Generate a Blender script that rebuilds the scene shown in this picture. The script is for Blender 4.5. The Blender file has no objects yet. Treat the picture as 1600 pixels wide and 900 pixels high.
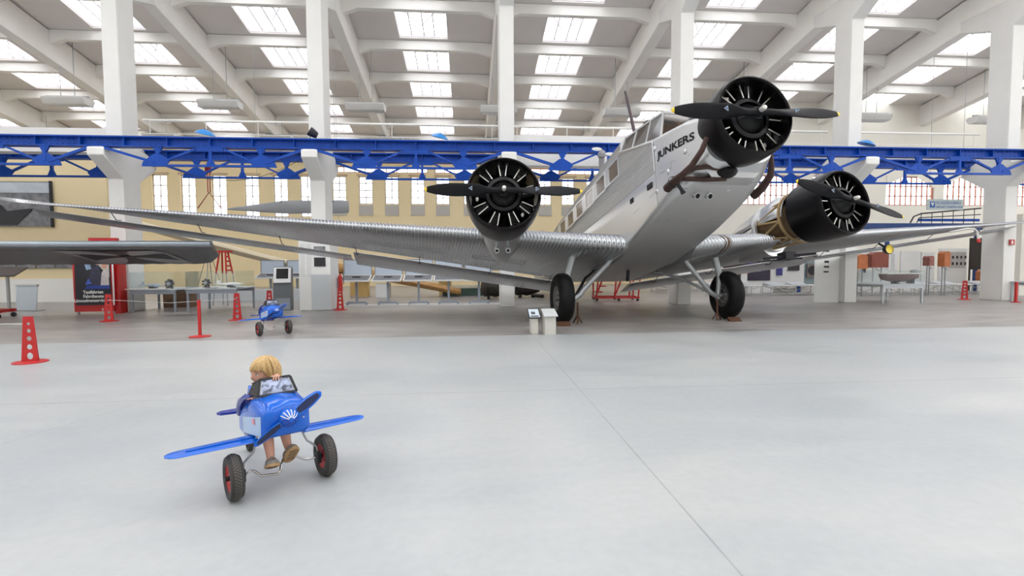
import bpy, math, random
from mathutils import Vector as V, Matrix, Euler
import mathutils.noise as mnoise
random.seed(7)
PI = math.pi
S = bpy.context.scene
COL = S.collection

# ------------------------------------------------------------------ camera
def look(loc, pitch, yaw, roll, f):
    cd = bpy.data.cameras.new('camera'); cam = bpy.data.objects.new('camera', cd); COL.objects.link(cam)
    cy, sy, cp, sp = math.cos(yaw), math.sin(yaw), math.cos(pitch), math.sin(pitch)
    fw = V((sy*cp, cy*cp, -sp)); r = V((cy, -sy, 0)); u = r.cross(fw)
    r2 = r*math.cos(roll)+u*math.sin(roll); u2 = u*math.cos(roll)-r*math.sin(roll)
    M = Matrix(((r2.x, u2.x, -fw.x, loc[0]), (r2.y, u2.y, -fw.y, loc[1]), (r2.z, u2.z, -fw.z, loc[2]), (0, 0, 0, 1)))
    cam.matrix_world = M
    cd.sensor_fit = 'HORIZONTAL'; cd.sensor_width = 36; cd.lens = f/1600*36
    cd.clip_start = .05; cd.clip_end = 300
    S.camera = cam
look((0, 0, 1.4), .052, .085, -.005, 800)

# ------------------------------------------------------------------ light
S.view_settings.view_transform = 'Standard'; S.view_settings.look = 'None'
S.view_settings.gamma = 1; S.view_settings.use_curve_mapping = False
S.view_settings.exposure = 0.30
w = bpy.data.worlds.new('sky'); S.world = w; w.use_nodes = True
bg = w.node_tree.nodes['Background']; bg.inputs[0].default_value = (.97, .98, 1, 1); bg.inputs[1].default_value = 3.9
def area(name, loc, size, size_y, power, color=(1, .98, .95), rot=(0, 0, 0)):
    l = bpy.data.lights.new(name, 'AREA'); l.shape = 'RECTANGLE'; l.size = size; l.size_y = size_y; l.energy = power; l.color = color
    o = bpy.data.objects.new(name, l); COL.objects.link(o); o.location = loc; o.rotation_euler = rot
    return o
# daylight coming down through the skylight bands of the rear nave
SLOPE = -.17
def roofz(y): return 10.6+SLOPE*(y-17.6)

# ------------------------------------------------------------------ materials
MATS = {}
def mat(name, col, rough=.5, metal=0., var=0., scale=3., bump=0., bscale=40., emit=None, alpha=None, trans=0., spec=None, coat=0.):
    if name in MATS: return MATS[name]
    m = bpy.data.materials.new(name); m.use_nodes = True; nt = m.node_tree; b = nt.nodes['Principled BSDF']
    c = tuple(col)+(1,)
    b.inputs['Base Color'].default_value = c; b.inputs['Roughness'].default_value = rough; b.inputs['Metallic'].default_value = metal
    if spec is not None: b.inputs['Specular IOR Level'].default_value = spec
    if coat: b.inputs['Coat Weight'].default_value = coat; b.inputs['Coat Roughness'].default_value = .08
    tc = nt.nodes.new('ShaderNodeTexCoord')
    if var:
        n = nt.nodes.new('ShaderNodeTexNoise'); n.inputs['Scale'].default_value = scale; n.inputs['Detail'].default_value = 5
        nt.links.new(tc.outputs['Object'], n.inputs['Vector'])
        r = nt.nodes.new('ShaderNodeMix'); r.data_type = 'RGBA'
        r.inputs[6].default_value = tuple(x*(1-var) for x in col)+(1,); r.inputs[7].default_value = tuple(min(1, x*(1+var)) for x in col)+(1,)
        nt.links.new(n.outputs['Fac'], r.inputs[0]); nt.links.new(r.outputs[2], b.inputs['Base Color'])
    if bump:
        n2 = nt.nodes.new('ShaderNodeTexNoise'); n2.inputs['Scale'].default_value = bscale
        nt.links.new(tc.outputs['Object'], n2.inputs['Vector'])
        bp = nt.nodes.new('ShaderNodeBump'); bp.inputs['Strength'].default_value = bump; bp.inputs['Distance'].default_value = .01
        nt.links.new(n2.outputs['Fac'], bp.inputs['Height']); nt.links.new(bp.outputs[0], b.inputs['Normal'])
    if emit: b.inputs['Emission Color'].default_value = c; b.inputs['Emission Strength'].default_value = emit
    if trans: b.inputs['Transmission Weight'].default_value = trans
    if alpha is not None: b.inputs['Alpha'].default_value = alpha
    MATS[name] = m; return m
def glassmat(name, col, mixf, rough=.05):
    m = bpy.data.materials.new(name); m.use_nodes = True; nt = m.node_tree; nt.nodes.clear()
    o = nt.nodes.new('ShaderNodeOutputMaterial'); t = nt.nodes.new('ShaderNodeBsdfTransparent'); g = nt.nodes.new('ShaderNodeBsdfGlossy')
    t.inputs[0].default_value = tuple(col)+(1,); g.inputs['Roughness'].default_value = rough
    x = nt.nodes.new('ShaderNodeMixShader'); x.inputs[0].default_value = mixf
    nt.links.new(t.outputs[0], x.inputs[1]); nt.links.new(g.outputs[0], x.inputs[2]); nt.links.new(x.outputs[0], o.inputs[0])
    return m
M_conc = mat('white_concrete', (.77, .76, .73), .75, var=.08, scale=1.2, bump=.15, bscale=30)
M_beam = mat('cream_painted_concrete', (.88, .86, .81), .75, var=.06, scale=1.)
M_ceil = mat('grey_roof_board', (.80, .755, .72), .85, var=.1, scale=.7)
M_yel = mat('cream_yellow_plaster', (.84, .70, .43), .85, var=.05, scale=1.)
M_white = mat('white_plaster', (.84, .83, .79), .8, var=.05, scale=1.)
M_wallc = mat('cream_plaster', (.82, .79, .70), .8, var=.05, scale=1.)
M_blue = mat('cobalt_blue_paint', (.002, .060, .38), .45, var=.25, scale=4., bump=.2, bscale=25, spec=.3)
M_frame = mat('rust_red_window_frame', (.45, .17, .10), .6, var=.1)
M_framew = mat('white_window_frame', (.50, .45, .40), .6, var=.05)
M_framed = mat('grey_skylight_bar', (.74, .69, .71), .6, var=.05)
M_pane = glassmat('clear_glass', (.97, .98, 1), .06)
M_steel = mat('grey_steel', (.35, .36, .37), .4, .7, var=.1)
M_dark = mat('dark_steel', (.03, .03, .035), .5, .4, var=.2)
M_red = mat('red_paint', (.50, .02, .02), .45, var=.12)
M_lamp = mat('white_lamp_enamel', (.62, .61, .58), .5, var=.05)
M_alu = mat('bare_aluminium', (.56, .575, .59), .27, .90, var=.10, scale=1.5, bump=.06, bscale=8)

# ------------------------------------------------------------------ mesh helper
class MB:
    def __init__(s): s.v = []; s.f = []; s.mi = []
    def add(s, vs, fs, mi=0):
        o = len(s.v); s.v += [tuple(p) for p in vs]; s.f += [tuple(i+o for i in f) for f in fs]; s.mi += [mi]*len(fs); return s
    def box(s, x0, x1, y0, y1, z0, z1, mi=0, M=None):
        vs = [V((x, y, z)) for x in (x0, x1) for y in (y0, y1) for z in (z0, z1)]
        if M is not None: vs = [M @ p for p in vs]
        return s.add(vs, [(0, 1, 3, 2), (4, 6, 7, 5), (0, 4, 5, 1), (2, 3, 7, 6), (0, 2, 6, 4), (1, 5, 7, 3)], mi)
    def cbox(s, c, d, mi=0, M=None):
        return s.box(c[0]-d[0]/2, c[0]+d[0]/2, c[1]-d[1]/2, c[1]+d[1]/2, c[2]-d[2]/2, c[2]+d[2]/2, mi, M)
    def bar(s, p, q, w, h, up=(0, 0, 1), mi=0):       # rectangular bar from p to q
        p, q = V(p), V(q); d = (q-p).normalized(); up = V(up)
        sx = d.cross(up)
        if sx.length < 1e-4: sx = d.cross(V((0, 1, 0)))
        sx.normalize(); uz = sx.cross(d)
        vs = [b+sx*a*w/2+uz*c*h/2 for b in (p, q) for a in (-1, 1) for c in (-1, 1)]
        return s.add(vs, [(0, 1, 3, 2), (4, 6, 7, 5), (0, 4, 5, 1), (2, 3, 7, 6), (0, 2, 6, 4), (1, 5, 7, 3)], mi)
    def tube(s, pts, r, n=10, mi=0, caps=True, closed=False):
        pts = [V(p) for p in pts]; k = len(pts); rs = r if isinstance(r, (list, tuple)) else [r]*k
        t0 = (pts[1]-pts[0]).normalized(); a = t0.orthogonal().normalized(); rings = []
        for i in range(k):
            if closed: t = (pts[(i+1) % k]-pts[i-1]).normalized()
            else: t = (pts[min(i+1, k-1)]-pts[max(i-1, 0)]).normalized()
            a = (a-t*a.dot(t)).normalized(); b = t.cross(a)
            rings.append([pts[i]+(a*math.cos(2*PI*j/n)+b*math.sin(2*PI*j/n))*rs[i] for j in range(n)])
        return s.loft(rings, caps and not closed, mi=mi, wrap=closed)
    def loft(s, rings, caps=True, closed=True, mi=0, wrap=False):
        n = len(rings[0]); vs = [p for r in rings for p in r]; fs = []
        for i in range(len(rings)-(0 if wrap else 1)):
            i2 = (i+1) % len(rings)
            for j in range(n if closed else n-1):
                j2 = (j+1) % n; fs.append((i*n+j, i*n+j2, i2*n+j2, i2*n+j))
        if caps and not wrap:
            fs.append(tuple(range(n))[::-1]); fs.append(tuple((len(rings)-1)*n+j for j in range(n)))
        return s.add(vs, fs, mi)
    def lathe(s, prof, n=24, o=(0, 0, 0), ax=(0, 0, 1), mi=0, caps=False):
        ax = V(ax).normalized(); o = V(o); a = ax.orthogonal().normalized(); b = ax.cross(a)
        rings = [[o+ax*h+(a*math.cos(2*PI*j/n)+b*math.sin(2*PI*j/n))*max(r, 1e-4) for j in range(n)] for r, h in prof]
        return s.loft(rings, caps, mi=mi)
    def prism(s, poly, o, ex, ey, ez, t, mi=0):       # polygon in the ex,ey plane, thickness t along ez (centred)
        o, ex, ey, ez = V(o), V(ex), V(ey), V(ez); n = len(poly)
        vs = [o+ex*p[0]+ey*p[1]+ez*(k*t/2) for k in (-1, 1) for p in poly]
        fs = [tuple(range(n))[::-1], tuple(range(n, 2*n))]+[(i, (i+1) % n, n+(i+1) % n, n+i) for i in range(n)]
        return s.add(vs, fs, mi)
    def ball(s, c, r, n=12, mi=0):
        r = (r, r, r) if not isinstance(r, (tuple, list)) else r
        rings = []
        for i in range(n//2+1):
            th = PI*i/(n//2); rr = max(math.sin(th), 1e-3)
            rings.append([(c[0]+r[0]*rr*math.cos(2*PI*j/n), c[1]+r[1]*rr*math.sin(2*PI*j/n), c[2]+r[2]*math.cos(th)) for j in range(n)])
        return s.loft(rings, True, mi=mi)
    def mesh(s, name, mats, off=(0, 0, 0), ang=35, smooth=True):
        me = bpy.data.meshes.new(name)
        me.from_pydata([(p[0]-off[0], p[1]-off[1], p[2]-off[2]) for p in s.v], [], s.f)
        mats = mats if isinstance(mats, (list, tuple)) else [mats]
        for m in mats: me.materials.append(m)
        if len(mats) > 1: me.polygons.foreach_set('material_index', s.mi)
        me.update()
        import bmesh
        bm = bmesh.new(); bm.from_mesh(me); bmesh.ops.recalc_face_normals(bm, faces=bm.faces); bm.to_mesh(me); bm.free()
        if smooth:
            me.polygons.foreach_set('use_smooth', [True]*len(me.polygons)); me.set_sharp_from_angle(angle=math.radians(ang))
        return me
    def build(s, name, mats, parent=None, off=(0, 0, 0), ang=35, loc=None, rz=0, smooth=True):
        o = bpy.data.objects.new(name, s.mesh(name, mats, off, ang, smooth)); COL.objects.link(o)
        if parent: o.parent = parent
        if loc is not None: o.location = loc
        if rz: o.rotation_euler = (0, 0, rz)
        return o
def tag(o, label=None, cat=None, group=None, kind=None):
    if label: o['label'] = label
    if cat: o['category'] = cat
    if group: o['group'] = group
    if kind: o['kind'] = kind
    return o
def empty(name, loc, rz=0, label=None, cat=None, group=None):
    o = bpy.data.objects.new(name, None); COL.objects.link(o); o.location = loc; o.rotation_euler = (0, 0, rz)
    o.empty_display_size = .1
    return tag(o, label, cat, group)
def copy_tree(o, parent=None, loc=None, rz=None, label=None):
    c = o.copy(); COL.objects.link(c)
    if parent: c.parent = parent
    for ch in list(o.children): copy_tree(ch, c)
    if loc is not None: c.location = loc
    if rz is not None: c.rotation_euler = (0, 0, rz)
    if label: c['label'] = label
    return c
def text_mesh(body, size, depth=.002, bold=0., align='LEFT', shear=0):
    cu = bpy.data.curves.new('lettering', 'FONT'); cu.body = body; cu.size = size; cu.extrude = depth; cu.offset = bold; cu.align_x = align; cu.shear = shear
    cu.resolution_u = 3
    t = bpy.data.objects.new('lettering', cu); COL.objects.link(t)
    bpy.context.view_layer.update()
    me = bpy.data.meshes.new_from_object(t.evaluated_get(bpy.context.evaluated_depsgraph_get()))
    bpy.data.objects.remove(t); return me
def text(body, size, name, m, parent, M, depth=.002, bold=0., align='LEFT', sx=1.):
    me = text_mesh(body, size, depth, bold, align); me.materials.clear(); me.materials.append(m)
    me.transform(Matrix.Diagonal((sx, 1, 1, 1)))
    me.transform(M); o = bpy.data.objects.new(name, me); COL.objects.link(o)
    if parent: o.parent = parent
    return o
def frameM(o, ex, ey):
    ex, ey = V(ex).normalized(), V(ey).normalized(); ez = ex.cross(ey).normalized(); ey = ez.cross(ex)
    return Matrix(((ex.x, ey.x, ez.x, o[0]), (ex.y, ey.y, ez.y, o[1]), (ex.z, ey.z, ez.z, o[2]), (0, 0, 0, 1)))
def plate_mesh(outline, holes, t):      # flat plate with real holes, in the XY plane
    cu = bpy.data.curves.new('plate', 'CURVE'); cu.dimensions = '2D'; cu.fill_mode = 'BOTH'; cu.extrude = t/2
    for pl in [outline]+holes:
        sp = cu.splines.new('POLY'); sp.points.add(len(pl)-1); sp.use_cyclic_u = True
        for i, p in enumerate(pl): sp.points[i].co = (p[0], p[1], 0, 1)
    t_ = bpy.data.objects.new('plate', cu); COL.objects.link(t_); bpy.context.view_layer.update()
    me = bpy.data.meshes.new_from_object(t_.evaluated_get(bpy.context.evaluated_depsgraph_get()))
    bpy.data.objects.remove(t_); return me

# ------------------------------------------------------------------ floor
def floor_material():
    m = bpy.data.materials.new('polished_concrete'); m.use_nodes = True; nt = m.node_tree; N = nt.nodes; L = nt.links
    b = N['Principled BSDF']; tc = N.new('ShaderNodeTexCoord'); sep = N.new('ShaderNodeSeparateXYZ'); L.new(tc.outputs['Object'], sep.inputs[0])
    def mth(op, a, b_=None, c=None):
        n = N.new('ShaderNodeMath'); n.operation = op
        for i, x in enumerate((a, b_, c)):
            if x is None: continue
            if isinstance(x, (int, float)): n.inputs[i].default_value = x
            else: L.new(x, n.inputs[i])
        return n.outputs[0]
    def noise(sc, det=5, vec=None, dist=0.):
        n = N.new('ShaderNodeTexNoise'); n.inputs['Scale'].default_value = sc; n.inputs['Detail'].default_value = det; n.inputs['Distortion'].default_value = dist
        L.new(vec or tc.outputs['Object'], n.inputs['Vector']); return n.outputs['Fac']
    mp = N.new('ShaderNodeMapping'); mp.inputs['Scale'].default_value = (.5, 1.6, 1); mp.inputs['Rotation'].default_value = (0, 0, -.5); L.new(tc.outputs['Object'], mp.inputs[0])
    a = noise(.35, 4); b2 = noise(1.3, 8, mp.outputs[0], 1.); c2 = noise(14, 6)
    x, y = sep.outputs[0], sep.outputs[1]
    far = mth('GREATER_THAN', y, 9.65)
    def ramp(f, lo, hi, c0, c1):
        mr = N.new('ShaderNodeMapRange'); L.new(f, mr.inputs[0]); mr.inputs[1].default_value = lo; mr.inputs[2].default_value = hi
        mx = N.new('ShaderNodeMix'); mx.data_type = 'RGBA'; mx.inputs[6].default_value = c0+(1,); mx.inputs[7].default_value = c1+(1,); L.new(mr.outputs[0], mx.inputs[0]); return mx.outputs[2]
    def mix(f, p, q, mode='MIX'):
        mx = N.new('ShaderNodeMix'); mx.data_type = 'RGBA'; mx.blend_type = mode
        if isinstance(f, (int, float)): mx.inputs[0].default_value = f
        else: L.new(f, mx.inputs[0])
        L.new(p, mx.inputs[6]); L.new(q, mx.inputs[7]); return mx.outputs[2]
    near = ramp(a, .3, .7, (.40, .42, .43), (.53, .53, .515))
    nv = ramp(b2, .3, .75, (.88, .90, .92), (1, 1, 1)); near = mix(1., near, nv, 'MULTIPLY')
    fc = ramp(b2, .3, .7, (.24, .22, .21), (.41, .39, .37))  # far slab: darker concrete, darkened further for the airplane's shadow
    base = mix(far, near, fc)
    gr = ramp(c2, .35, .65, (.95, .95, .95), (1, 1, 1)); base = mix(1., base, gr, 'MULTIPLY')
    # joints cut in the slab
    j = mth('LESS_THAN', mth('ABSOLUTE', mth('SUBTRACT', x, 1.2)), .006)
    j2 = mth('LESS_THAN', mth('ABSOLUTE', mth('SUBTRACT', y, 5.45)), .008)
    j3 = mth('LESS_THAN', mth('ABSOLUTE', mth('SUBTRACT', y, 9.65)), .02)
    xx = mth('SUBTRACT', x, mth('MULTIPLY', mth('SUBTRACT', y, 4.68), .297))
    j4 = mth('LESS_THAN', mth('ABSOLUTE', mth('ADD', xx, 3.5)), .005)
    jj = mth('MAXIMUM', mth('MAXIMUM', j, j2), mth('MAXIMUM', j3, j4)); jn = mth('MULTIPLY', jj, mth('MULTIPLY', noise(3.), .9))
    dk = N.new('ShaderNodeRGB'); dk.outputs[0].default_value = (.18, .18, .18, 1)
    base = mix(jn, base, dk.outputs[0])
    L.new(base, b.inputs['Base Color'])
    rr = N.new('ShaderNodeMapRange'); L.new(b2, rr.inputs[0]); rr.inputs[3].default_value = .26; rr.inputs[4].default_value = .44; L.new(rr.outputs[0], b.inputs['Roughness'])
    bp = N.new('ShaderNodeBump'); bp.inputs['Strength'].default_value = .06; bp.inputs['Distance'].default_value = .01; L.new(c2, bp.inputs['Height']); L.new(bp.outputs[0], b.inputs['Normal'])
    return m
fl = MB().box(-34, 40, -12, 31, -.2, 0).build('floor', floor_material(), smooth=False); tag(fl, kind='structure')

# ------------------------------------------------------------------ columns, roof beams, roof
X0, BAY = 1.2, 5.58
KS = list(range(-6, 7))
cx = lambda k: X0+BAY*k
colpoly = [(15.6, 0), (16.35, 0), (16.35, 3.8), (17.18, 4.3), (17.18, 4.5), (16.35, 4.9), (16.35, 9.1), (17.45, 9.5), (17.45, 9.9), (14.2, 9.9), (14.45, 9.62), (15.6, 9.0), (15.6, 4.85), (15.45, 4.56), (14.86, 4.56), (14.82, 4.5), (14.82, 4.32), (15.6, 3.8)]
EX, EY, EZ = (1, 0, 0), (0, 1, 0), (0, 0, 1)
COLLAB = {-3: 'white concrete column outside the left end of the nearer blue girder view', -2: 'leftmost white concrete column, beside the red advertising booth',
          -1: 'white concrete column behind the white text panel', 0: 'white concrete column behind the left-hand engine of the airplane',
          1: 'white concrete column rising behind the cockpit and nose engine', 2: 'white concrete column behind the right-hand propeller of the airplane',
          3: 'white concrete column at the right edge with a small red fire sign', 4: 'white concrete column beyond the right end of the hall view'}
c0 = None
for k in range(-3, 5):
    if c0 is None:
        mb = MB().prism([(p[0]-15.975, p[1]) for p in colpoly], (0, 0, 0), EY, EZ, EX, .44)
        c0 = mb.build('concrete_column', M_conc, ang=20); o = c0
        bv = o.modifiers.new('chamfer', 'BEVEL'); bv.width = .02; bv.segments = 1; bv.limit_method = 'ANGLE'
    else: o = c0.copy(); COL.objects.link(o)
    o.location = (cx(k), 15.975, 0); tag(o, COLLAB[k], 'column')
rf = [(17.45, 9.5), (30.5, 7.3), (30.5, 8.42), (17.45, 10.62), (14.2, 11.17), (14.2, 9.9), (15.6, 9.0)]
rb0 = None
for i, k in enumerate(KS):
    if rb0 is None:
        rb0 = MB().prism([(14.2, 9.92), (17.45, 9.52), (30.5, 7.35), (30.5, 8.37), (17.45, 10.58), (14.2, 11.12)], (0, 0, 0), EY, EZ, EX, .40).build('roof_beam', M_beam, ang=20); o = rb0
        bv = o.modifiers.new('chamfer', 'BEVEL'); bv.width = .02; bv.segments = 1; bv.limit_method = 'ANGLE'
    else: o = rb0.copy(); COL.objects.link(o)
    o.location = (cx(k), 0, 0)
    tag(o, ['sloping cream concrete roof beam in the far left part of the roof', 'sloping cream concrete roof beam running back from the column tops', 'sloping cream concrete roof beam in the far right part of the roof'][0 if k < -3 else (2 if k > 4 else 1)], 'roof beam', ['roof beams far left', 'roof beams over the columns', 'roof beams far right'][0 if k < -3 else (2 if k > 4 else 1)])
    if -4 <= k <= 4:
        tag(o, {-4: 'sloping roof beam at the far left edge of the view, low in the corner', -3: 'sloping roof beam passing behind the leftmost column from the upper left corner', -2: 'sloping roof beam springing from the leftmost column', -1: 'sloping roof beam springing from the column behind the text panel',
            0: 'sloping roof beam seen end-on above the left-hand engine', 1: 'sloping roof beam descending left of the antenna mast', 2: 'sloping roof beam running down behind the nose engine',
            3: 'sloping roof beam running to the rightmost column', 4: 'sloping roof beam in the upper right corner, crossing behind the rightmost column'}[k], 'roof beam')
        o.pop('group', None)
PY = [18.5, 20.87, 23.22, 25.5, 27.66, 29.75]   # purlin lines
def purlin_mesh():
    L_ = BAY/2-.2
    poly = [(-L_, -.52), (-L_+.5, -.34), (L_-.5, -.34), (L_, -.52), (L_, 0), (-L_, 0)]
    return MB().prism(poly, (0, 0, 0), EX, EZ, EY, .22)
pl0 = None
for y in PY:
    for k in KS[:-1]:
        if pl0 is None: pl0 = purlin_mesh().build('purlin', M_beam, ang=20); o = pl0
        else: o = pl0.copy(); COL.objects.link(o)
        o.location = (cx(k)+BAY/2, y, roofz(y)-.0)
        tag(o, kind='structure')
# roof deck with openings for the skylights
deck = MB()
def dslab(x0, x1, y0, y1, t=.1):
    vs = [(x, y, roofz(y)+z) for x in (x0, x1) for y in (y0, y1) for z in (0, t)]
    deck.add(vs, [(0, 1, 3, 2), (4, 6, 7, 5), (0, 4, 5, 1), (2, 3, 7, 6), (0, 2, 6, 4), (1, 5, 7, 3)])
SKY = []
for k in KS[:-1]:
    xc = cx(k)+BAY/2-.05; xa, xb = cx(k), cx(k+1)
    dslab(xa, xc-.93, 16.2, 30.6); dslab(xc+.93, xb, 16.2, 30.6)
    ys = [16.9]+[v for p in PY for v in (p-.24, p+.11)]+[30.5]
    dslab(xc-.93, xc+.93, 16.2, 16.9)
    for i in range(0, len(ys)-1):
        if i % 2 == 0 and i < len(ys)-2: SKY.append((xc, ys[i], ys[i+1]))
        else: dslab(xc-.93, xc+.93, ys[i], ys[i+1])
for k in KS[:-1]:      # unseen front nave roof, added to shape the light: open band per bay
    xa, xb = cx(k), cx(k+1); xc = (xa+xb)/2
    for q0, q1 in ((xa, xc-1.02), (xc+1.02, xb)): deck.box(q0, q1, -12, 16.2, 11.2, 11.35)
    deck.box(xc-1.35, xc+1.35, -12, -9, 11.2, 11.35); deck.box(xc-1.35, xc+1.35, 14.2, 16.2, 11.2, 11.35)
tag(deck.build('ceiling', M_ceil, smooth=False), kind='structure')
def skylight(xc, y0, y1, proto={}):
    key = round(y1-y0, 2)
    if key not in proto:
        h = (y1-y0); k_ = SLOPE
        def P_(x, y, z): return (x, y, k_*y+z)
        mb = MB()
        for x in (-.93, .93): mb.bar(P_(x, 0, .1), P_(x, h, .1), .03, .1)
        for y in (0, h): mb.bar(P_(-.93, y, .1), P_(.93, y, .1), .03, .1)
        for x in (-.46, 0.02, .42): mb.bar(P_(x, 0, .12), P_(x, h, .12), .04, .04)
        mb.bar(P_(-.93, h*.33, .45), P_(-.1, h*.98, .45), .05, .05); mb.bar(P_(-.1, h*.98, .45), P_(.93, h*.25, .45), .05, .05)
        mb.bar(P_(-.93, h*.15, .55), P_(.93, h*.15, .55), .04, .05); mb.bar(P_(-.5, h*.1, .5), P_(.3, h*.75, .5), .03, .04)
        proto[key] = (mb.mesh('skylight', M_framed), MB().add([P_(-.93, 0, .145), P_(.93, 0, .145), P_(.93, h, .145), P_(-.93, h, .145), P_(-.93, 0, .155), P_(.93, 0, .155), P_(.93, h, .155), P_(-.93, h, .155)], [(0, 1, 2, 3), (4, 5, 6, 7), (0, 1, 5, 4), (1, 2, 6, 5), (2, 3, 7, 6), (3, 0, 4, 7)]).mesh('pane', M_pane))
    return proto[key]
wn = 0
for xc, y0, y1 in SKY:
    a, b = skylight(xc, y0, y1); wn += 1
    o = bpy.data.objects.new('window_%d' % wn, a); COL.objects.link(o); o.location = (xc, y0, roofz(y0)); tag(o, kind='structure')
    p = bpy.data.objects.new('pane', b); COL.objects.link(p); p.parent = o

# ------------------------------------------------------------------ walls with real window openings
def wall_holes(name, m, x0, x1, z0, z1, y, holes, t=.3):
    xs = sorted(set([x0, x1]+[h[0] for h in holes]+[h[1] for h in holes])); mb = MB()
    for a, b in zip(xs, xs[1:]):
        if b <= x0 or a >= x1 or b-a < 1e-4: continue
        hz = sorted([(h[2], h[3]) for h in holes if h[0] < (a+b)/2 < h[1]]); z = z0
        for p, q in hz:
            if p > z: mb.box(a, b, y, y+t, z, p)
            z = q
        if z < z1: mb.box(a, b, y, y+t, z, z1)
    return tag(mb.build(name, m, smooth=False), kind='structure')
def window(x0, x1, z0, z1, y, nx, nz, m, bar=.04, arch=0.):
    global wn; wn += 1
    mb = MB(); w_, h_ = x1-x0, z1-z0
    for x in (-w_/2+bar/2, w_/2-bar/2): mb.box(x-bar/2, x+bar/2, -.04, .04, 0, h_)
    for z in (bar/2, h_-bar/2): mb.box(-w_/2, w_/2, -.04, .04, z-bar/2, z+bar/2)
    for i in range(1, nx): x = -w_/2+w_*i/nx; mb.box(x-bar*.4, x+bar*.4, -.03, .03, 0, h_)
    for i in range(1, nz): z = h_*i/nz; mb.box(-w_/2, w_/2, -.03, .03, z-bar*.4, z+bar*.4)
    o = mb.build('window_%d' % wn, m, loc=((x0+x1)/2, y, z0), smooth=False); tag(o, kind='structure')
    MB().box(-w_/2, w_/2, -.006, .006, 0, h_).build('pane', M_pane, o, smooth=False)
    return o
WX = [-25.2, -23.6, -22.0, -20.3, -18.7, -17.18, -15.66, -13.99, -12.22, -10.63, -9.16, -7.37, -5.87, -4.39, -2.9, -1.44, .17, 1.7, 3.2, 4.6, 6.0, 7.5]
holes = []; wins = []
for i, x in enumerate(WX):
    hw = .40
    zb = 4.75 if x > -8 else 4.0
    holes.append((x-hw, x+hw, zb, 6.36)); wins.append((x-hw, x+hw, zb, 6.36, 2, 4))
cl = [(-7.7, -2.3), (-1.9, .9), (1.5, 5.5), (5.9, 9.8)]
for a, b in cl: holes.append((a, b, 6.56, 6.92)); wins.append((a, b, 6.56, 6.92, int((b-a)/.55), 1))
wall_holes('wall_back', M_yel, -34, 11.6, 0, 8.45, 30.5, holes)
for a in wins: window(a[0], a[1], a[2], a[3], 30.62, a[4], a[5], M_framew if a[3] < 6.5 else M_frame, .055)
# lintels and reveals below the windows
t_ = MB()
for i, x in enumerate(WX):
    t_.box(x-.5, x+.5, 30.42, 30.5, 6.38, 6.46)
tag(t_.build('trim_1', mat('brown_plaster_lintel', (.55, .42, .28), .8, var=.1), smooth=False), kind='structure')
t_ = MB()
for i, x in enumerate(WX):
    if x > -8: t_.box(x-.4, x+.4, 30.46, 30.5, 4.1, 4.7)
tag(t_.build('trim_2', mat('grey_apron_panel', (.5, .48, .44), .8, var=.1), smooth=False), kind='structure')
rh = []; rw = []
for a, b in [(13.3, 16.9), (17.6, 20.2), (21.6, 24.3), (24.85, 27.4), (28.3, 31.0)]:
    rh.append((a, b, 4.2, 5.7)); rw.append((a, b, 4.2, 5.7, int(round((b-a)/.31)), 3))
wall_holes('wall_right', M_wallc, 11.6, 40, 0, 9.5, 25.0, rh)
for a in rw: window(a[0], a[1], a[2], a[3], 25.12, a[4], a[5], M_frame, .05)
# triangular arch corners of the large windows
t_ = MB()
for a, b in [(21.6, 24.3), (24.85, 27.4)]:
    t_.prism([(a, 5.72), (a, 5.25), ((a+b)/2-.3, 5.72)], (0, 25.0, 0), EX, EZ, EY, .1); t_.prism([(b, 5.72), (b, 5.1), ((a+b)/2+.3, 5.72)], (0, 25.0, 0), EX, EZ, EY, .1)
tag(t_.build('trim_3', M_wallc, smooth=False), kind='structure')
MB().box(11.35, 11.6, 25.0, 30.6, 0, 9.4).build('wall_step', M_wallc, smooth=False)['kind'] = 'structure'
tag(MB().box(-34.3, 40.3, -12.3, -12, 0, 11.3).build('wall_front', M_white, smooth=False), kind='structure')  # unseen outer walls, added so that light comes mainly from above
tag(MB().box(40, 40.3, -12, 31, 0, 11.3).build('wall_side_right', M_white, smooth=False), kind='structure')
tag(MB().box(-34.3, -34, -12, 31, 0, 11.3).build('wall_left', M_white, smooth=False), kind='structure')
# low partition on the left: yellow above a white dado
tag(MB().box(-26, -13.15, 20.1, 20.35, .85, 5.25).build('wall_partition', M_yel, smooth=False), kind='structure')
tag(MB().box(-26, -13.15, 20.06, 20.38, 0.0, .85).build('baseboard_partition', M_white, smooth=False), kind='structure')
# horizontal concrete beams between columns
for x0, x1, lab in [(-26.5, cx(-2)-.22, 'long grey concrete cross beam at upper left above the yellow wall'), (cx(0)+.22, cx(1)-.22, 'grey concrete cross beam between the two middle columns, behind the blue girder')]:
    tag(MB().box(x0, x1, 15.9, 16.3, 4.36 if x0 > 0 else 4.6, 5.28).build('concrete_beam', M_conc, smooth=False), lab, 'beam')

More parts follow.
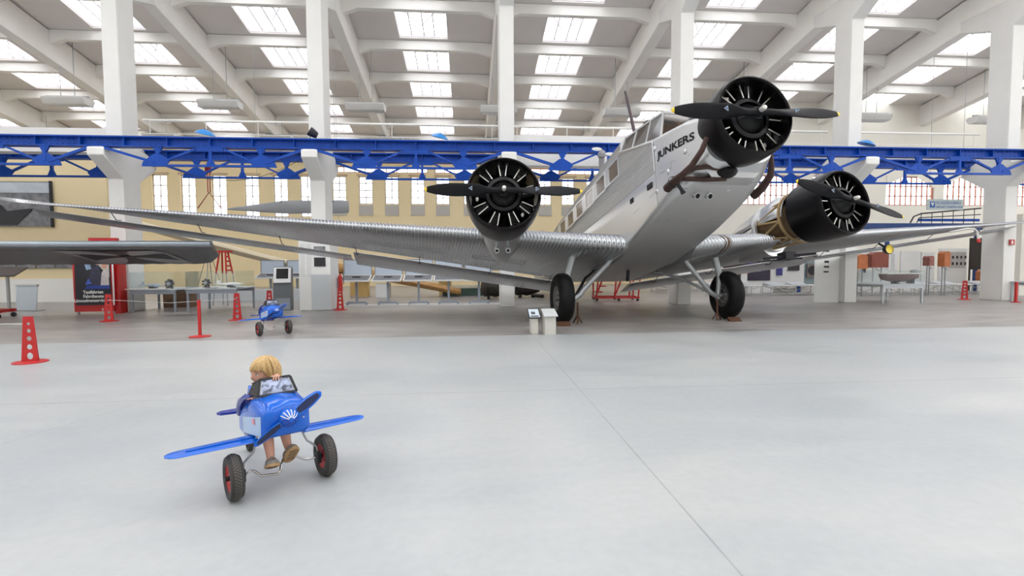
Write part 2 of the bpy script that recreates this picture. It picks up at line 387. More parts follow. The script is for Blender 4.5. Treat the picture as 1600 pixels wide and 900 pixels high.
# ------------------------------------------------------------------ crane runway girders
def runway(y, ztop, label):
    root = empty('crane_girder', (cx(-3)-.2, y, 4.56), 0, label, 'girder'); off = (cx(-3)-.2, y, 4.56)
    mb = MB(); xa, xb = -26, 30; zb = ztop-.28
    mb.box(xa, xb, y-.15, y+.15, ztop-.035, ztop); mb.box(xa, xb, y-.15, y+.15, zb, zb+.03); mb.box(xa, xb, y-.012, y+.012, zb+.03, ztop-.035)
    mb.box(xa, xb, y-.03, y+.03, ztop, ztop+.03)
    x = xa
    while x < xb: mb.box(x-.01, x+.01, y-.13, y+.13, zb+.03, ztop-.035); x += BAY/5
    mb.build('rail_beam', M_blue, root, off, smooth=False)
    rv = MB(); x = xa
    while x < xb:
        for z in (ztop-.075, zb+.07): rv.cbox((x, y-.02, z), (.03, .03, .025))
        x += .14
    tag(rv.build('rivet_row', M_blue, root, off, smooth=False), kind='stuff')
    L = BAY; yt = y-.1
    for k in range(-5, 5):
        X = cx(k); t = MB(); zl = 4.06; zt = zb
        g1, g2, md = X+.28*L, X+.765*L, X+.525*L
        t.bar((X+.15, yt, zt-.02), (g1-.1, yt, zl+.08), .10, .07); t.bar((X+L-.15, yt, zt-.02), (g2+.1, yt, zl+.08), .10, .07)
        t.bar((g1-.2, yt, zl), (g2+.2, yt, zl), .10, .055)
        t.bar((g1+.15, yt, zl+.1), (md-.35, yt, zt-.03), .08, .05); t.bar((g2-.15, yt, zl+.1), (md+.35, yt, zt-.03), .08, .05)
        for g in (g1, g2):
            t.bar((g, yt, zl+.1), (g, yt, zt), .08, .08)
            t.prism([(-.13, 0), (.13, 0), (.05, -.16), (-.05, -.16)], (g, yt, zt), EX, EZ, EY, .06)
        t.bar((md, yt, zl), (md, yt, zt-.05), .07, .07); t.prism([(-.13, 0), (.13, 0), (.04, .2), (-.04, .2)], (md, yt, zl), EX, EZ, EY, .05)
        tr = t.build('truss', M_blue, root, off, smooth=False)
        for g, sx in ((g1, 1), (g2, -1)):
            MB().prism([(-.42*sx, -.03), (.18*sx, -.03), (.30*sx, .10), (.28*sx, .17), (.02, .32), (-.1*sx, .3), (-.38*sx, .1)][::sx], (g, yt-.02, zl), EX, EZ, EY, .03).build('gusset_plate', M_blue, tr, off, smooth=False)
        MB().prism([(-.40, 0), (.40, 0), (.34, -.09), (-.34, -.09)], (md, yt-.02, zt), EX, EZ, EY, .04).build('gusset_plate', M_blue, tr, off, smooth=False)
    return root
runway(15.0, 4.84, 'nearer blue riveted crane girder with trusses, crossing the whole hall')
runway(17.0, 4.88, 'rearer blue riveted crane girder, behind the columns')
# small things that ride on the nearer girder
for px, lab in [(-7.2, 'blue enamel lamp shade tilted on the blue girder at left'), (-.79, 'blue enamel lamp shade on the blue girder near the left-hand propeller'), (12.25, 'blue enamel lamp shade on the blue girder right of the nose engine')]:
    r = empty('girder_lamp', (px, 15.0, 4.93), 0, lab, 'lamp')
    MB().lathe([(.0, .14), (.06, .14), (.16, .10), (.26, .02), (.24, .01), (.05, .09)], 20, ax=(0.25, -.2, 1)).build('lamp_shade', mat('azure_enamel', (.02, .22, .6), .35, var=.1), r)
    MB().tube([(0, 0, 0), (.06, 0, .08), (.02, 0, .15)], .012, 6).build('lamp_bracket', M_dark, r)
r = empty('spotlight', (-4.3, 15.0, 4.875), 0, 'small black spotlight standing on the blue girder', 'lamp')
MB().lathe([(.05, -.12), (.09, -.1), (.12, .02), (.13, .12), (.1, .12), (.08, .02)], 16, o=(0, 0, .14), ax=(-.8, -.3, .5)).build('lamp_head', M_dark, r)
for s_ in (-1, 1): MB().tube([(s_*.08, 0, 0), (s_*.1, 0, .12)], .012, 6).build('yoke_arm', M_dark, r)

# ------------------------------------------------------------------ hanging light fixtures
fx0 = None
FL = {}
names = {-3: 'far left', -2: 'left of centre', -1: 'middle left', 0: 'middle', 1: 'middle right', 2: 'right of the nose engine', 3: 'right'}
for row, (y, z) in enumerate([(21.3, 7.62), (27.3, 7.72)]):
    for k in range(-4, 5):
        top = 9.6 if row == 0 else 8.5
        key = row
        if key not in FL:
            r = empty('hanging_lamp', (0, 0, 0))
            MB().prism([(-.24, 0), (.24, 0), (.32, -.05), (.32, -.10), (.22, -.28), (-.22, -.28), (-.32, -.10), (-.32, -.05)], (0, 0, .3), EY, EZ, EX, 1.5).build('lamp_body', M_lamp, r)
            MB().box(-.76, .76, -.02, .02, .31, .37).box(-.7, .7, -.12, -.08, .31, .35).box(-.5, .5, .08, .12, .31, .36).build('mounting_rail', M_steel, r, smooth=False)
            t = MB()
            for yy in (-.14, -.02, .1): t.tube([(-.68, yy, .015), (.68, yy, .015)], .014, 6)
            t.build('tube_light', mat('unlit_tube', (.85, .85, .83), .3, var=.02), r)
            for xx in (-.25, .25): MB().tube([(xx, 0, .36), (xx, 0, .36+(top-z-.3)+ (.35 if row == 0 else .3))], .012, 6).build('suspension_rod', M_steel, r)
            FL[key] = r; o = r
        else: o = copy_tree(FL[key])
        o.location = (cx(k)+ (.35 if k < 0 else (-.35 if k > 0 else .1)), y, z-.2)
        lab = 'white hanging strip lamp, %s row, %s' % ('front' if row == 0 else 'rear', {-4: 'at the far left edge', -3: 'left of the leftmost column', -2: 'right of the leftmost column', -1: 'right of the column behind the text panel', 0: 'by the column behind the left-hand engine', 1: 'above the cockpit', 2: 'behind the nose engine', 3: 'left of the rightmost column', 4: 'beyond the rightmost column'}[k])
        tag(o, lab, 'lamp', None)
# slim pipes between the columns
for x0, x1, y, z, lab in [(cx(-2)+.25, cx(-1)-.25, 16.6, 5.72, 'slim white pipe crossing the second bay from the left, above the girders'), (cx(-1)+.25, cx(0)-.25, 16.6, 5.72, 'slim white pipe crossing the bay left of the left-hand engine, above the girders'),
                     (cx(0)+.25, cx(1)-.25, 16.6, 5.72, 'slim white pipe crossing the bay behind the antenna mast, above the girders'), (cx(1)+.25, cx(2)-.25, 16.6, 5.72, 'slim white pipe crossing the bay behind the nose engine, above the girders'), (cx(2)+.25, cx(3)-.25, 16.6, 5.72, 'slim white pipe crossing the bay left of the rightmost column')]:
    t = MB().tube([(x0-.05, y, z), (x1+.05, y, z)], .035, 8).tube([(x0-.05, y, z-.4), (x1+.05, y, z-.4)], .012, 6)
    for f in (.03, .35, .65, .97): X = x0+(x1-x0)*f; t.tube([(X, y, z+.05), (X, y, z-.42)], .012, 6)
    tag(t.build('wall_pipe', M_beam), lab, 'pipe')
# ================================================================== THE TRIMOTOR
PO = V((4.485, 7.66, 3.686)); Pl = V((.9961, .0874, -.0073)); Pa = V((-.0871, .9763, -.1981)); Pu = V((-.0102, .198, .9802))
BASE = (0, 4.446, -2.87)
plane = empty('trimotor_airplane', (0, 0, 0), 0, 'large silver corrugated trimotor airplane with three black engine cowlings and JUNKERS lettering', 'airplane')
bl = PO+Pa*BASE[1]+Pu*BASE[2]
plane.matrix_world = Matrix(((Pl.x, Pa.x, Pu.x, bl.x), (Pl.y, Pa.y, Pu.y, bl.y), (Pl.z, Pa.z, Pu.z, bl.z), (0, 0, 0, 1)))
def pb(mb, name, m, parent=plane, ang=35, smooth=True): return mb.build(name, m, parent, BASE, ang, smooth=smooth)
M_skin = mat('silver_fuselage_skin', (.64, .645, .65), .33, .80, var=.06, scale=1.2)
M_black = mat('black_cowl_enamel', (.004, .003, .004), .30, 0., var=.3, spec=.22)
M_eng = mat('black_engine_metal', (.012, .012, .013), .38, .5, var=.3)
M_rod = mat('bright_pushrod', (.75, .73, .68), .3, .5, var=.05)
M_prop = mat('dark_grey_propeller', (.007, .007, .009), .48, 0., var=.2, spec=.2)
M_yellow = mat('yellow_paint', (.85, .62, .02), .45, var=.05)
M_copper = mat('heat_browned_pipe', (.060, .032, .026), .45, .5, var=.5, scale=9)
M_tan = mat('tan_engine_mount', (.42, .29, .14), .5, .2, var=.3)
M_pit = mat('matte_black', (.008, .008, .008), .7)  # flat black for vents and pipe mouths
M_wglass = mat('brown_cabin_glass', (.12, .085, .06), .12, 0., var=.4, scale=2., spec=.8)
M_cglass = mat('cockpit_glass', (.045, .035, .03), .12, 0., var=.5, scale=3, spec=.45)
M_tyre = mat('black_tyre_rubber', (.006, .006, .0065), .55, var=.2, bump=.1, spec=.2)
M_hub = mat('wheel_hub_grey', (.16, .16, .165), .4, .6, var=.2)
M_strut = mat('grey_strut_paint', (.42, .44, .45), .35, .5, var=.05)

# --- fuselage -------------------------------------------------------------
def interp(tab, b):
    for p, q in zip(tab, tab[1:]):
        if b <= q[0]:
            t = max(0, (b-p[0])/(q[0]-p[0])); return [x+(y-x)*t for x, y in zip(p[1:], q[1:])]
    return list(tab[-1][1:])
#      b     w     cb     cs     ct   rb
FT = [(.55, .60, -.60, .10, .30, .30), (1.0, .72, -.76, .20, .40, .20), (1.5, .79, -.90, .27, .47, .14), (2.0, .82, -1.02, .35, .55, .12), (2.6, .83, -1.16, .52, .70, .10),
      (3.42, .83, -1.33, .76, .92, .10), (3.44, .83, -1.33, .93, 1.22, .10), (4.5, .83, -1.47, .86, 1.18, .10), (7.0, .83, -1.5, .72, 1.05, .12), (9.0, .80, -1.2, .62, .92, .12),
      (12.0, .62, -.62, .48, .70, .10), (15.3, .22, -.05, .32, .42, .06)]
def fus_ring(b, corr=True):
    w_, cb, cs, ct, rb_ = interp(FT, b); pts = []
    for i in range(6): pts.append((w_-rb_)*i/5 and ((w_-rb_)*i/5, cb) or (0, cb))
    for i in range(1, 7): a = PI/2*i/6; pts.append((w_-rb_+rb_*math.sin(a), cb+rb_-rb_*math.cos(a)))
    c0_ = -.28
    for i in range(1, 5): pts.append((w_, cb+rb_+(max(c0_, cb+rb_+.02)-cb-rb_)*i/4))
    n1 = 140; k = corr and min(1, max(0, (b-1.93)/.05)) or 0
    z0 = pts[-1][1]
    for i in range(1, n1+1):
        z = min(max(z0, c0_+i*.0088), cs); amp = .0085*k if z0 < z < cs else 0
        pts.append((w_+amp*math.sin(2*PI*(z)/.052), z))
    n2 = 90; k2 = 1 if b > 3.43 else 0
    for i in range(1, n2+1):
        a = PI/2*i/n2; r_ = 1+.010*k2*math.sin(2*PI*i/6.)
        pts.append((w_*math.cos(a)*r_, cs+(ct-cs)*math.sin(a)*r_))
    right = pts; left = [(-p[0], p[1]) for p in pts[1:-1]][::-1]
    return [(p[0], b, p[1]) for p in right+left]
bs = [.55, .7, .85, 1.0, 1.25, 1.5, 1.75, 1.93, 1.985, 2.3, 2.6, 3.0, 3.42, 3.44, 3.8, 4.5, 5.2, 6.0, 7.0, 8.0, 9.0, 10.0, 11, 12.0, 13, 14.2, 15.3]
fus = pb(MB().loft([fus_ring(b) for b in bs]), 'fuselage', M_skin, ang=50)
# tail fin, tailplane and tail bumper (mostly hidden behind the wing)
pb(MB().prism([(12.6, .5), (14.3, 1.9), (15.0, 2.05), (15.9, 1.9), (16.1, .1), (15.2, .05)], (0, 0, 0), (0, 1, 0), (0, 0, 1), (1, 0, 0), .12), 'tail_fin', M_alu)
for s in (-1, 1):
    pb(MB().prism([(.1, 13.2), (4.4, 13.9), (4.7, 14.5), (4.4, 15.3), (.1, 15.5)], (0, 0, .42), (s, 0, 0), (0, 1, 0), (0, 0, 1), .12), 'tailplane', M_alu)
tl = MB().tube([(0, 14.6, .1), (0, 14.9, -.28)], .04, 8)
pb(tl, 'tail_strut', M_strut)
pb(MB().lathe([(.04, -.05), (.15, -.05), (.18, -.02), (.18, .02), (.15, .05), (.04, .05)], 20, o=(0, 14.95, -.39), ax=(1, 0, 0)), 'tail_wheel', M_tyre)
# cabin windows, both sides
for s in (-1, 1):
    for i in range(6):
        b0 = 3.62+.865*i; ct_ = .69-.028*i; cb_ = .33-.028*i; x = s*.838
        wf = MB()
        for q in ((b0-.05, b0, cb_-.05, ct_+.05), (b0+.54, b0+.59, cb_-.05, ct_+.05), (b0, b0+.54, ct_, ct_+.05), (b0, b0+.54, cb_-.05, cb_)):
            wf.box(min(x, x+s*.018), max(x, x+s*.018), q[0], q[1], q[2], q[3])
        f_ = pb(wf, 'cabin_window', M_skin, fus, smooth=False)
    for i in range(6):
        b0 = 3.62+.865*i; ct_ = .69-.028*i; cb_ = .33-.028*i; x = s*.838
        pb(MB().box(min(x, x+s*.008), max(x, x+s*.008), b0, b0+.54, cb_, ct_), 'window_glass', M_wglass, fus, smooth=False)
    # smooth white strip between the window posts
    for i in range(6):
        mbp = MB()
        b0 = 3.62+.865*i+.59; zc = .51-.028*i
        mbp.box(min(s*.838, s*.848), max(s*.838, s*.848), b0, b0+.225, zc-.22, zc+.22)
        pb(mbp, 'window_post_panel', M_skin, fus, smooth=False)
# sill strake above the corrugated side, edge strip of the nose panel
for s in (-1, 1):
    pb(MB().tube([(s*.835, 1.93, .33), (s*.845, 2.6, .525), (s*.845, 3.5, .79)], .028, 8), 'sill_strake', M_skin, fus)
    pb(MB().bar((s*.838, 1.93, -.24), (s*.838, 1.93, .34), .03, .02, up=(1, 0, 0)), 'panel_edge_strip', M_skin, fus, smooth=False)
    for (b_, c_, d_) in ((2.18, -.45, .20), (3.03, -.46, .16)):
        v_ = MB().box(min(s*.826, s*.842), max(s*.826, s*.842), b_-d_/2, b_+d_/2, c_-.05, c_+.05)
        v2 = pb(v_, 'side_vent', M_pit, fus, smooth=False)
    for (b_, c_) in ((1.9, .19), (1.0, -.25), (1.92, -.64), (1.5, -.42)):
        pb(MB().ball((s*interp(FT, b_)[0], b_, c_), (.025, .05, .05), 10), 'fairing_bulge', M_skin, fus)
# panel seams on the nose side and belly
sm = MB()
for s in (-1, 1):
    x = s*.826
    for q in (((1.75, -.35), (1.4, -.40)), ((1.4, -.40), (1.4, -.28)), ((1.4, -.28), (.9, -.35)), ((1.93, -.24), (1.93, -.9)), ((1.93, -.62), (3.0, -.75))):
        (b1_, c1_), (b2_, c2_) = q
        w1, w2 = interp(FT, b1_)[0]+.001, interp(FT, b2_)[0]+.001
        sm.bar((s*w1, b1_, c1_), (s*w2, b2_, c2_), .006, .006)
for a_ in (-.48, .42):
    sm.bar((a_, .9, interp(FT, .9)[1]), (a_, 2.3, interp(FT, 2.3)[1]), .008, .006)
sm.bar((-.66, 1.0, interp(FT, 1.0)[1]), (.66, 1.0, interp(FT, 1.0)[1]), .008, .006); sm.bar((-.72, 2.3, interp(FT, 2.3)[1]), (.72, 2.3, interp(FT, 2.3)[1]), .008, .006)
pb(sm, 'panel_seam', mat('seam_grey', (.25, .26, .27), .5), fus, smooth=False)
# lettering on both sides of the nose
M_letter = mat('black_lettering', (.012, .012, .014), .5)
dl_ = V((0, -1.46, -.22)); up_ = V((0, -.13, 1))
for s in (-1, 1):
    if s < 0: M = frameM((-.842, 1.80, -.058), (0, -1, -.07), (0, 0, 1))
    else: M = frameM((.842, .71, -.135), (0, 1, .07), (0, 0, 1))
    M.translation -= V(BASE)
    o = text('JUNKERS', .185, 'lettering', M_letter, fus, M, .003, .0065, sx=1.42)
    # wrap the letters onto the skin
    for vtx in o.data.vertices:
        b_ = vtx.co.y+BASE[1]; off = .004 if abs(vtx.co.x) > 0 else 0
        w_ = interp(FT, b_)[0]; vtx.co.x = s*(w_+.004)
# belly exhaust pipes
for a_ in (-.36, -.12):
    b_ = 1.32; c_ = interp(FT, b_)[1]
    pb(MB().lathe([(.045, 0), (.055, 0), (.055, .2), (.045, .2)], 16, o=(a_, b_, c_-.07), ax=(0, .8, .45)), 'belly_exhaust', M_skin, fus)
    pb(MB().lathe([(.0, .02), (.046, .02)], 16, o=(a_, b_, c_-.07), ax=(0, .8, .45)), 'exhaust_mouth', M_pit, fus)
    pb(MB().ball((a_, b_+.18, c_-.005), (.07, .2, .03), 10), 'exhaust_fairing', M_skin, fus)
for a_ in (-.62, .18): pb(MB().ball((a_, 1.25, interp(FT, 1.25)[1]), (.05, .03, .015), 8), 'drain_blister', M_skin, fus)

# --- cockpit canopy ---------------------------------------------------------
lo = [(-.83, 3.44, .775), (-.80, 2.9, .62), (-.78, 2.3, .46), (-.74, 1.75, .34), (-.62, 1.15, .28)]
hi = [(-.70, 3.44, 1.10), (-.66, 2.9, 1.04), (-.63, 2.3, .97), (-.60, 1.85, .90), (-.38, 1.12, .50)]
canopy = pb(MB().loft([[(s*p[0], p[1], p[2]) for s in (1, -1)] for p in hi[:4]], caps=False, closed=False).add([(-.5, 1.0, .43), (.5, 1.0, .43), (.6, 1.3, .36), (-.6, 1.3, .36)], [(0, 1, 2, 3)]), 'cockpit_canopy', M_skin, smooth=False)
canopy.data.materials[0] = M_skin
rr = MB()
for s in (-1, 1):
    fr = MB(); m_ = lambda p: (s*-p[0] if s > 0 else p[0], p[1], p[2])
    H_, L_ = [m_(p) for p in hi], [m_(p) for p in lo]
    for i in range(4):
        fr.bar(H_[i], H_[i+1], .04, .04); fr.bar(L_[i], L_[i+1], .04, .04)
    for i in range(5): fr.bar(L_[i], H_[i], .045, .035, up=(0, 1, 0))
    q = [V(L_[0])*.5+V(L_[1])*.5, V(H_[0])*.5+V(H_[1])*.5]
    pb(fr, 'canopy_frame', M_skin, canopy, smooth=False)
    for i in range(4):
        if i == 2: pass
        g = MB(); a_, b_, c_, d_ = V(L_[i]), V(L_[i+1]), V(H_[i+1]), V(H_[i]); n_ = V((s*.004, 0, 0))
        g.add([a_+n_, b_+n_, c_+n_, d_+n_, a_-n_, b_-n_, c_-n_, d_-n_], [(0, 1, 2, 3), (4, 5, 6, 7), (0, 1, 5, 4), (1, 2, 6, 5), (2, 3, 7, 6), (3, 0, 4, 7)])
        pb(g, 'canopy_glass', glassmat('canopy_glazing', (.62, .56, .5), .12) if i == 3 else MATS['cockpit_glass'], canopy, smooth=False)
g = MB().add([(-.60, 1.85, .90), (.60, 1.85, .90), (.38, 1.12, .50), (-.38, 1.12, .50)], [(0, 1, 2, 3)])
fr = MB()
for x in (-.4, -.15, .15, .4): fr.bar((x*1.4, 1.85, .90), (x*.95, 1.12, .50), .04, .03)
fr.bar((-.6, 1.85, .9), (.6, 1.85, .9), .05, .04); fr.bar((-.4, 1.12, .5), (.4, 1.12, .5), .05, .04)
pb(fr, 'windscreen_frame', M_skin, canopy, smooth=False)
pb(MB().add([(-.60, 1.845, .90), (.60, 1.845, .90), (.38, 1.115, .50), (-.38, 1.115, .50), (-.60, 1.855, .90), (.60, 1.855, .90), (.38, 1.125, .50), (-.38, 1.125, .50)], [(0, 1, 2, 3), (4, 5, 6, 7), (0, 1, 5, 4), (2, 3, 7, 6)]), 'windscreen_glass', glassmat('windscreen_glazing', (.7, .62, .5), .1), canopy, smooth=False)
pb(MB().box(-.5, .5, 2.2, 2.6, .3, .85).box(-.45, .45, 1.6, 1.75, .3, .6), 'cockpit_seat', mat('tan_leather', (.45, .25, .1), .6, var=.2), canopy)
# mast, loop, wind-driven generator on the roof
pb(MB().tube([(-.25, 3.85, 1.15), (-.25, 4.05, 1.9), (-.25, 4.3, 2.72)], [.045, .035, .03], 10), 'antenna_mast', mat('dark_brown_mast', (.05, .03, .035), .5, var=.2))
lp = [(-.45+.0*i, 2.95+.26*math.cos(PI*i/12), 1.05+.2*math.sin(PI*i/12)) for i in range(13)]
pb(MB().tube(lp, .014, 6), 'loop_aerial', M_dark)
wg = pb(MB().tube([(-.55, 5.35, .95), (-.6, 5.25, 1.28), (-.62, 5.15, 1.42)], .07, 10).lathe([(.0, -.2), (.09, -.16), (.10, 0), (.09, .15), (0, .2)], 14, o=(-.62, 5.15, 1.45), ax=(.3, 1, .2)), 'wind_generator', mat('generator_grey', (.28, .27, .28), .5, .3))
pb(MB().ball((-.80, 4.98, 1.52), (.14, .015, .05), 10).ball((-.46, 4.98, 1.40), (.14, .015, .05), 10), 'generator_blade', M_lamp, wg)

# --- wings -------------------------------------------------------------------
def wing_section(a, n=26):
    b0, c0_ = 3.307+.207*a, -1.353+.112*a
    b1, c1_ = 7.432-.085*a, -1.542+.132*a
    ch = V((0, b1-b0, c1_-c0_)); L = ch.length; e = ch/L; nrm = V((0, -e.z, e.y))
    th = .165-.06*min(a, 14)/14
    if a > 13.6:
        k = max(0, 1-((a-13.6)/1.0)**2)**.5; th *= max(k, .05); mid = V((0, (b0+b1)/2, (c0_+c1_)/2)); L *= max(k, .25)**.7
        st = mid-e*L/2
    else: st = V((0, b0, c0_))
    pts = []
    for i in range(n+1):
        x = .5*(1+math.cos(PI*i/n)); t = 5*th*(.2969*math.sqrt(x)-.126*x-.3516*x*x+.2843*x**3-.1036*x**4); y = .03*(1-(2*x-1)**2)
        pts.append((x, y-t*.92))
    for i in range(1, n):
        x = .5*(1-math.cos(PI*i/n)); t = 5*th*(.2969*math.sqrt(x)-.126*x-.3516*x*x+.2843*x**3-.1036*x**4); y = .03*(1-(2*x-1)**2)
        pts.append((x, y+t*1.02))
    return [st+e*(p[0]*L)+nrm*(p[1]*L) for p in pts]
def wing_mesh(s):
    As = []; a = .78
    while a < 14.55:
        p = .10 if a < 1.75 else .075
        As.append((a, .024 if a < 1.75 else .019, p)); a += p/6
    rings = []; ph = 0
    for i, (a, amp, p) in enumerate(As):
        sec = wing_section(a); n = len(sec); ph = 2*PI*(i % 6)/6
        k = amp*math.sin(ph)*(1 if a < 13.4 else max(0, (14.3-a)/.9))
        ring = []
        for j in range(n):
            t = (sec[(j+1) % n]-sec[j-1]); nr = V((0, -t.z, t.y)).normalized()
            q = sec[j]-nr*k*(0 if j in (0,) else 1); ring.append((s*a, q.y, q.z))
        rings.append(ring)
    return MB().loft(rings)
for s in (-1, 1):
    wg_ = pb(wing_mesh(s), 'wing', M_alu, ang=60)
    if s < 0: tag(wg_, 'silver corrugated wing on the left side of the photo')
    # double-wing flap and aileron behind the trailing edge, two lengths
    for (a0_, a1_, dz) in ((.95, 6.9, 0), (7.0, 14.1, .05)):
        rings = []; NA = int((a1_-a0_)/.066*6)
        for i in range(NA+1):
            a = a0_+(a1_-a0_)*i/NA
            b1, c1_ = 8.537-.105*a, -1.667+.128*a; b0_, c0_ = 7.432-.085*a+.05, -1.542+.132*a-.06
            c1_ -= .09 if a1_ < 7 else .0
            fq = .08 if a1_ < 7 else .42; b0_ += fq*(b1-b0_); c0_ += fq*(c1_-c0_)
            e = V((0, b1-b0_, c1_-c0_)); L = e.length; e.normalize(); nr = V((0, -e.z, e.y)); k = .006*math.sin(2*PI*i/6)
            sc = 1 if a < 13.2 else max(.2, 1-((a-13.2)/1.0)**2)
            ring = []
            for x, y in ((1, 0), (.7, -.03), (.3, -.055), (.1, -.05), (0, 0), (.08, .05), (.3, .06), (.7, .03)):
                q = V((0, b0_, c0_))+e*(1-(1-x)*1 if sc == 1 else 1-(1-x)*1)*L*1+nr*(y*L*.9*sc+(k if 0 < x < 1 else 0)); ring.append((s*a, q.y, q.z))
            rings.append(ring)
        fl_ = pb(MB().loft(rings), 'wing_flap', M_alu, ang=60)
    # hinge brackets
    for a in (1.6, 3.3, 5.2, 6.8, 8.6, 10.4, 12.2):
        b1, c1_ = 7.432-.085*a, -1.542+.132*a
        pb(MB().tube([(s*a, b1-.25, c1_-.02), (s*a, b1+.02, c1_-.16), (s*a, b1+.2, c1_-.12)], .010, 6), 'flap_hinge', M_dark)
# rivet patch outlines beneath the left wing
pt = MB()
for (a0_, a1_, f0, f1) in ((2.6, 3.9, .52, .60), (4.6, 6.6, .50, .58)):
    A_, B_ = [], []
    def wp(a, f):
        sec = wing_section(a); x = f
        p = min(sec[:26], key=lambda q: abs((q.y-sec[26].y)/(sec[0].y-sec[26].y)-x)); return V((-a, p.y, p.z-.012))
    c_ = [wp(a0_, f0), wp(a1_, f0), wp(a1_, f1), wp(a0_, f1)]
    for i in range(4): pt.tube([c_[i], c_[(i+1) % 4]], .008, 5)
pb(pt, 'access_panel', M_strut)
# brown joint band round the root of the right wing
rb = []
for a in (1.62, 1.78):
    sec = wing_section(a); cen = sum(sec, V())/len(sec)
    rb.append([(a, (p.y-cen.y)*1.006+cen.y, (p.z-cen.z)*1.04+cen.z) for p in sec])
pb(MB().loft(rb, caps=True), 'joint_band', mat('rust_brown_band', (.13, .075, .04), .5, .2, var=.4, scale=6))
# cool white leading-edge light and pitot on the right wing
ll = pb(MB().lathe([(.0, .10), (.08, .09), (.13, .0), (.14, -.06), (.12, -.07)], 18, o=(7.55, 5.25, -.93), ax=(0, 1, .1)).tube([(7.55, 5.3, -.86), (7.5, 5.45, -.72)], .03, 8), 'landing_light', M_dark)
pb(MB().lathe([(0, -.055), (.10, -.05), (.125, -.065)], 18, o=(7.55, 5.25, -.93), ax=(0, 1, .1)), 'light_lens', mat('yellow_lens', (.75, .55, .05), .25, .2, var=.4, scale=12), ll)
pb(MB().tube([(9.95, 5.45, -.36), (10.25, 5.2, -.32), (10.5, 5.2, -.33), (10.58, 5.2, -.40), (10.58, 5.2, -.62)], .030, 10), 'pitot_tube', M_lamp)
pb(MB().tube([(10.58, 5.2, -.62), (10.58, 5.2, -.72)], .045, 10), 'pitot_cover', M_red)

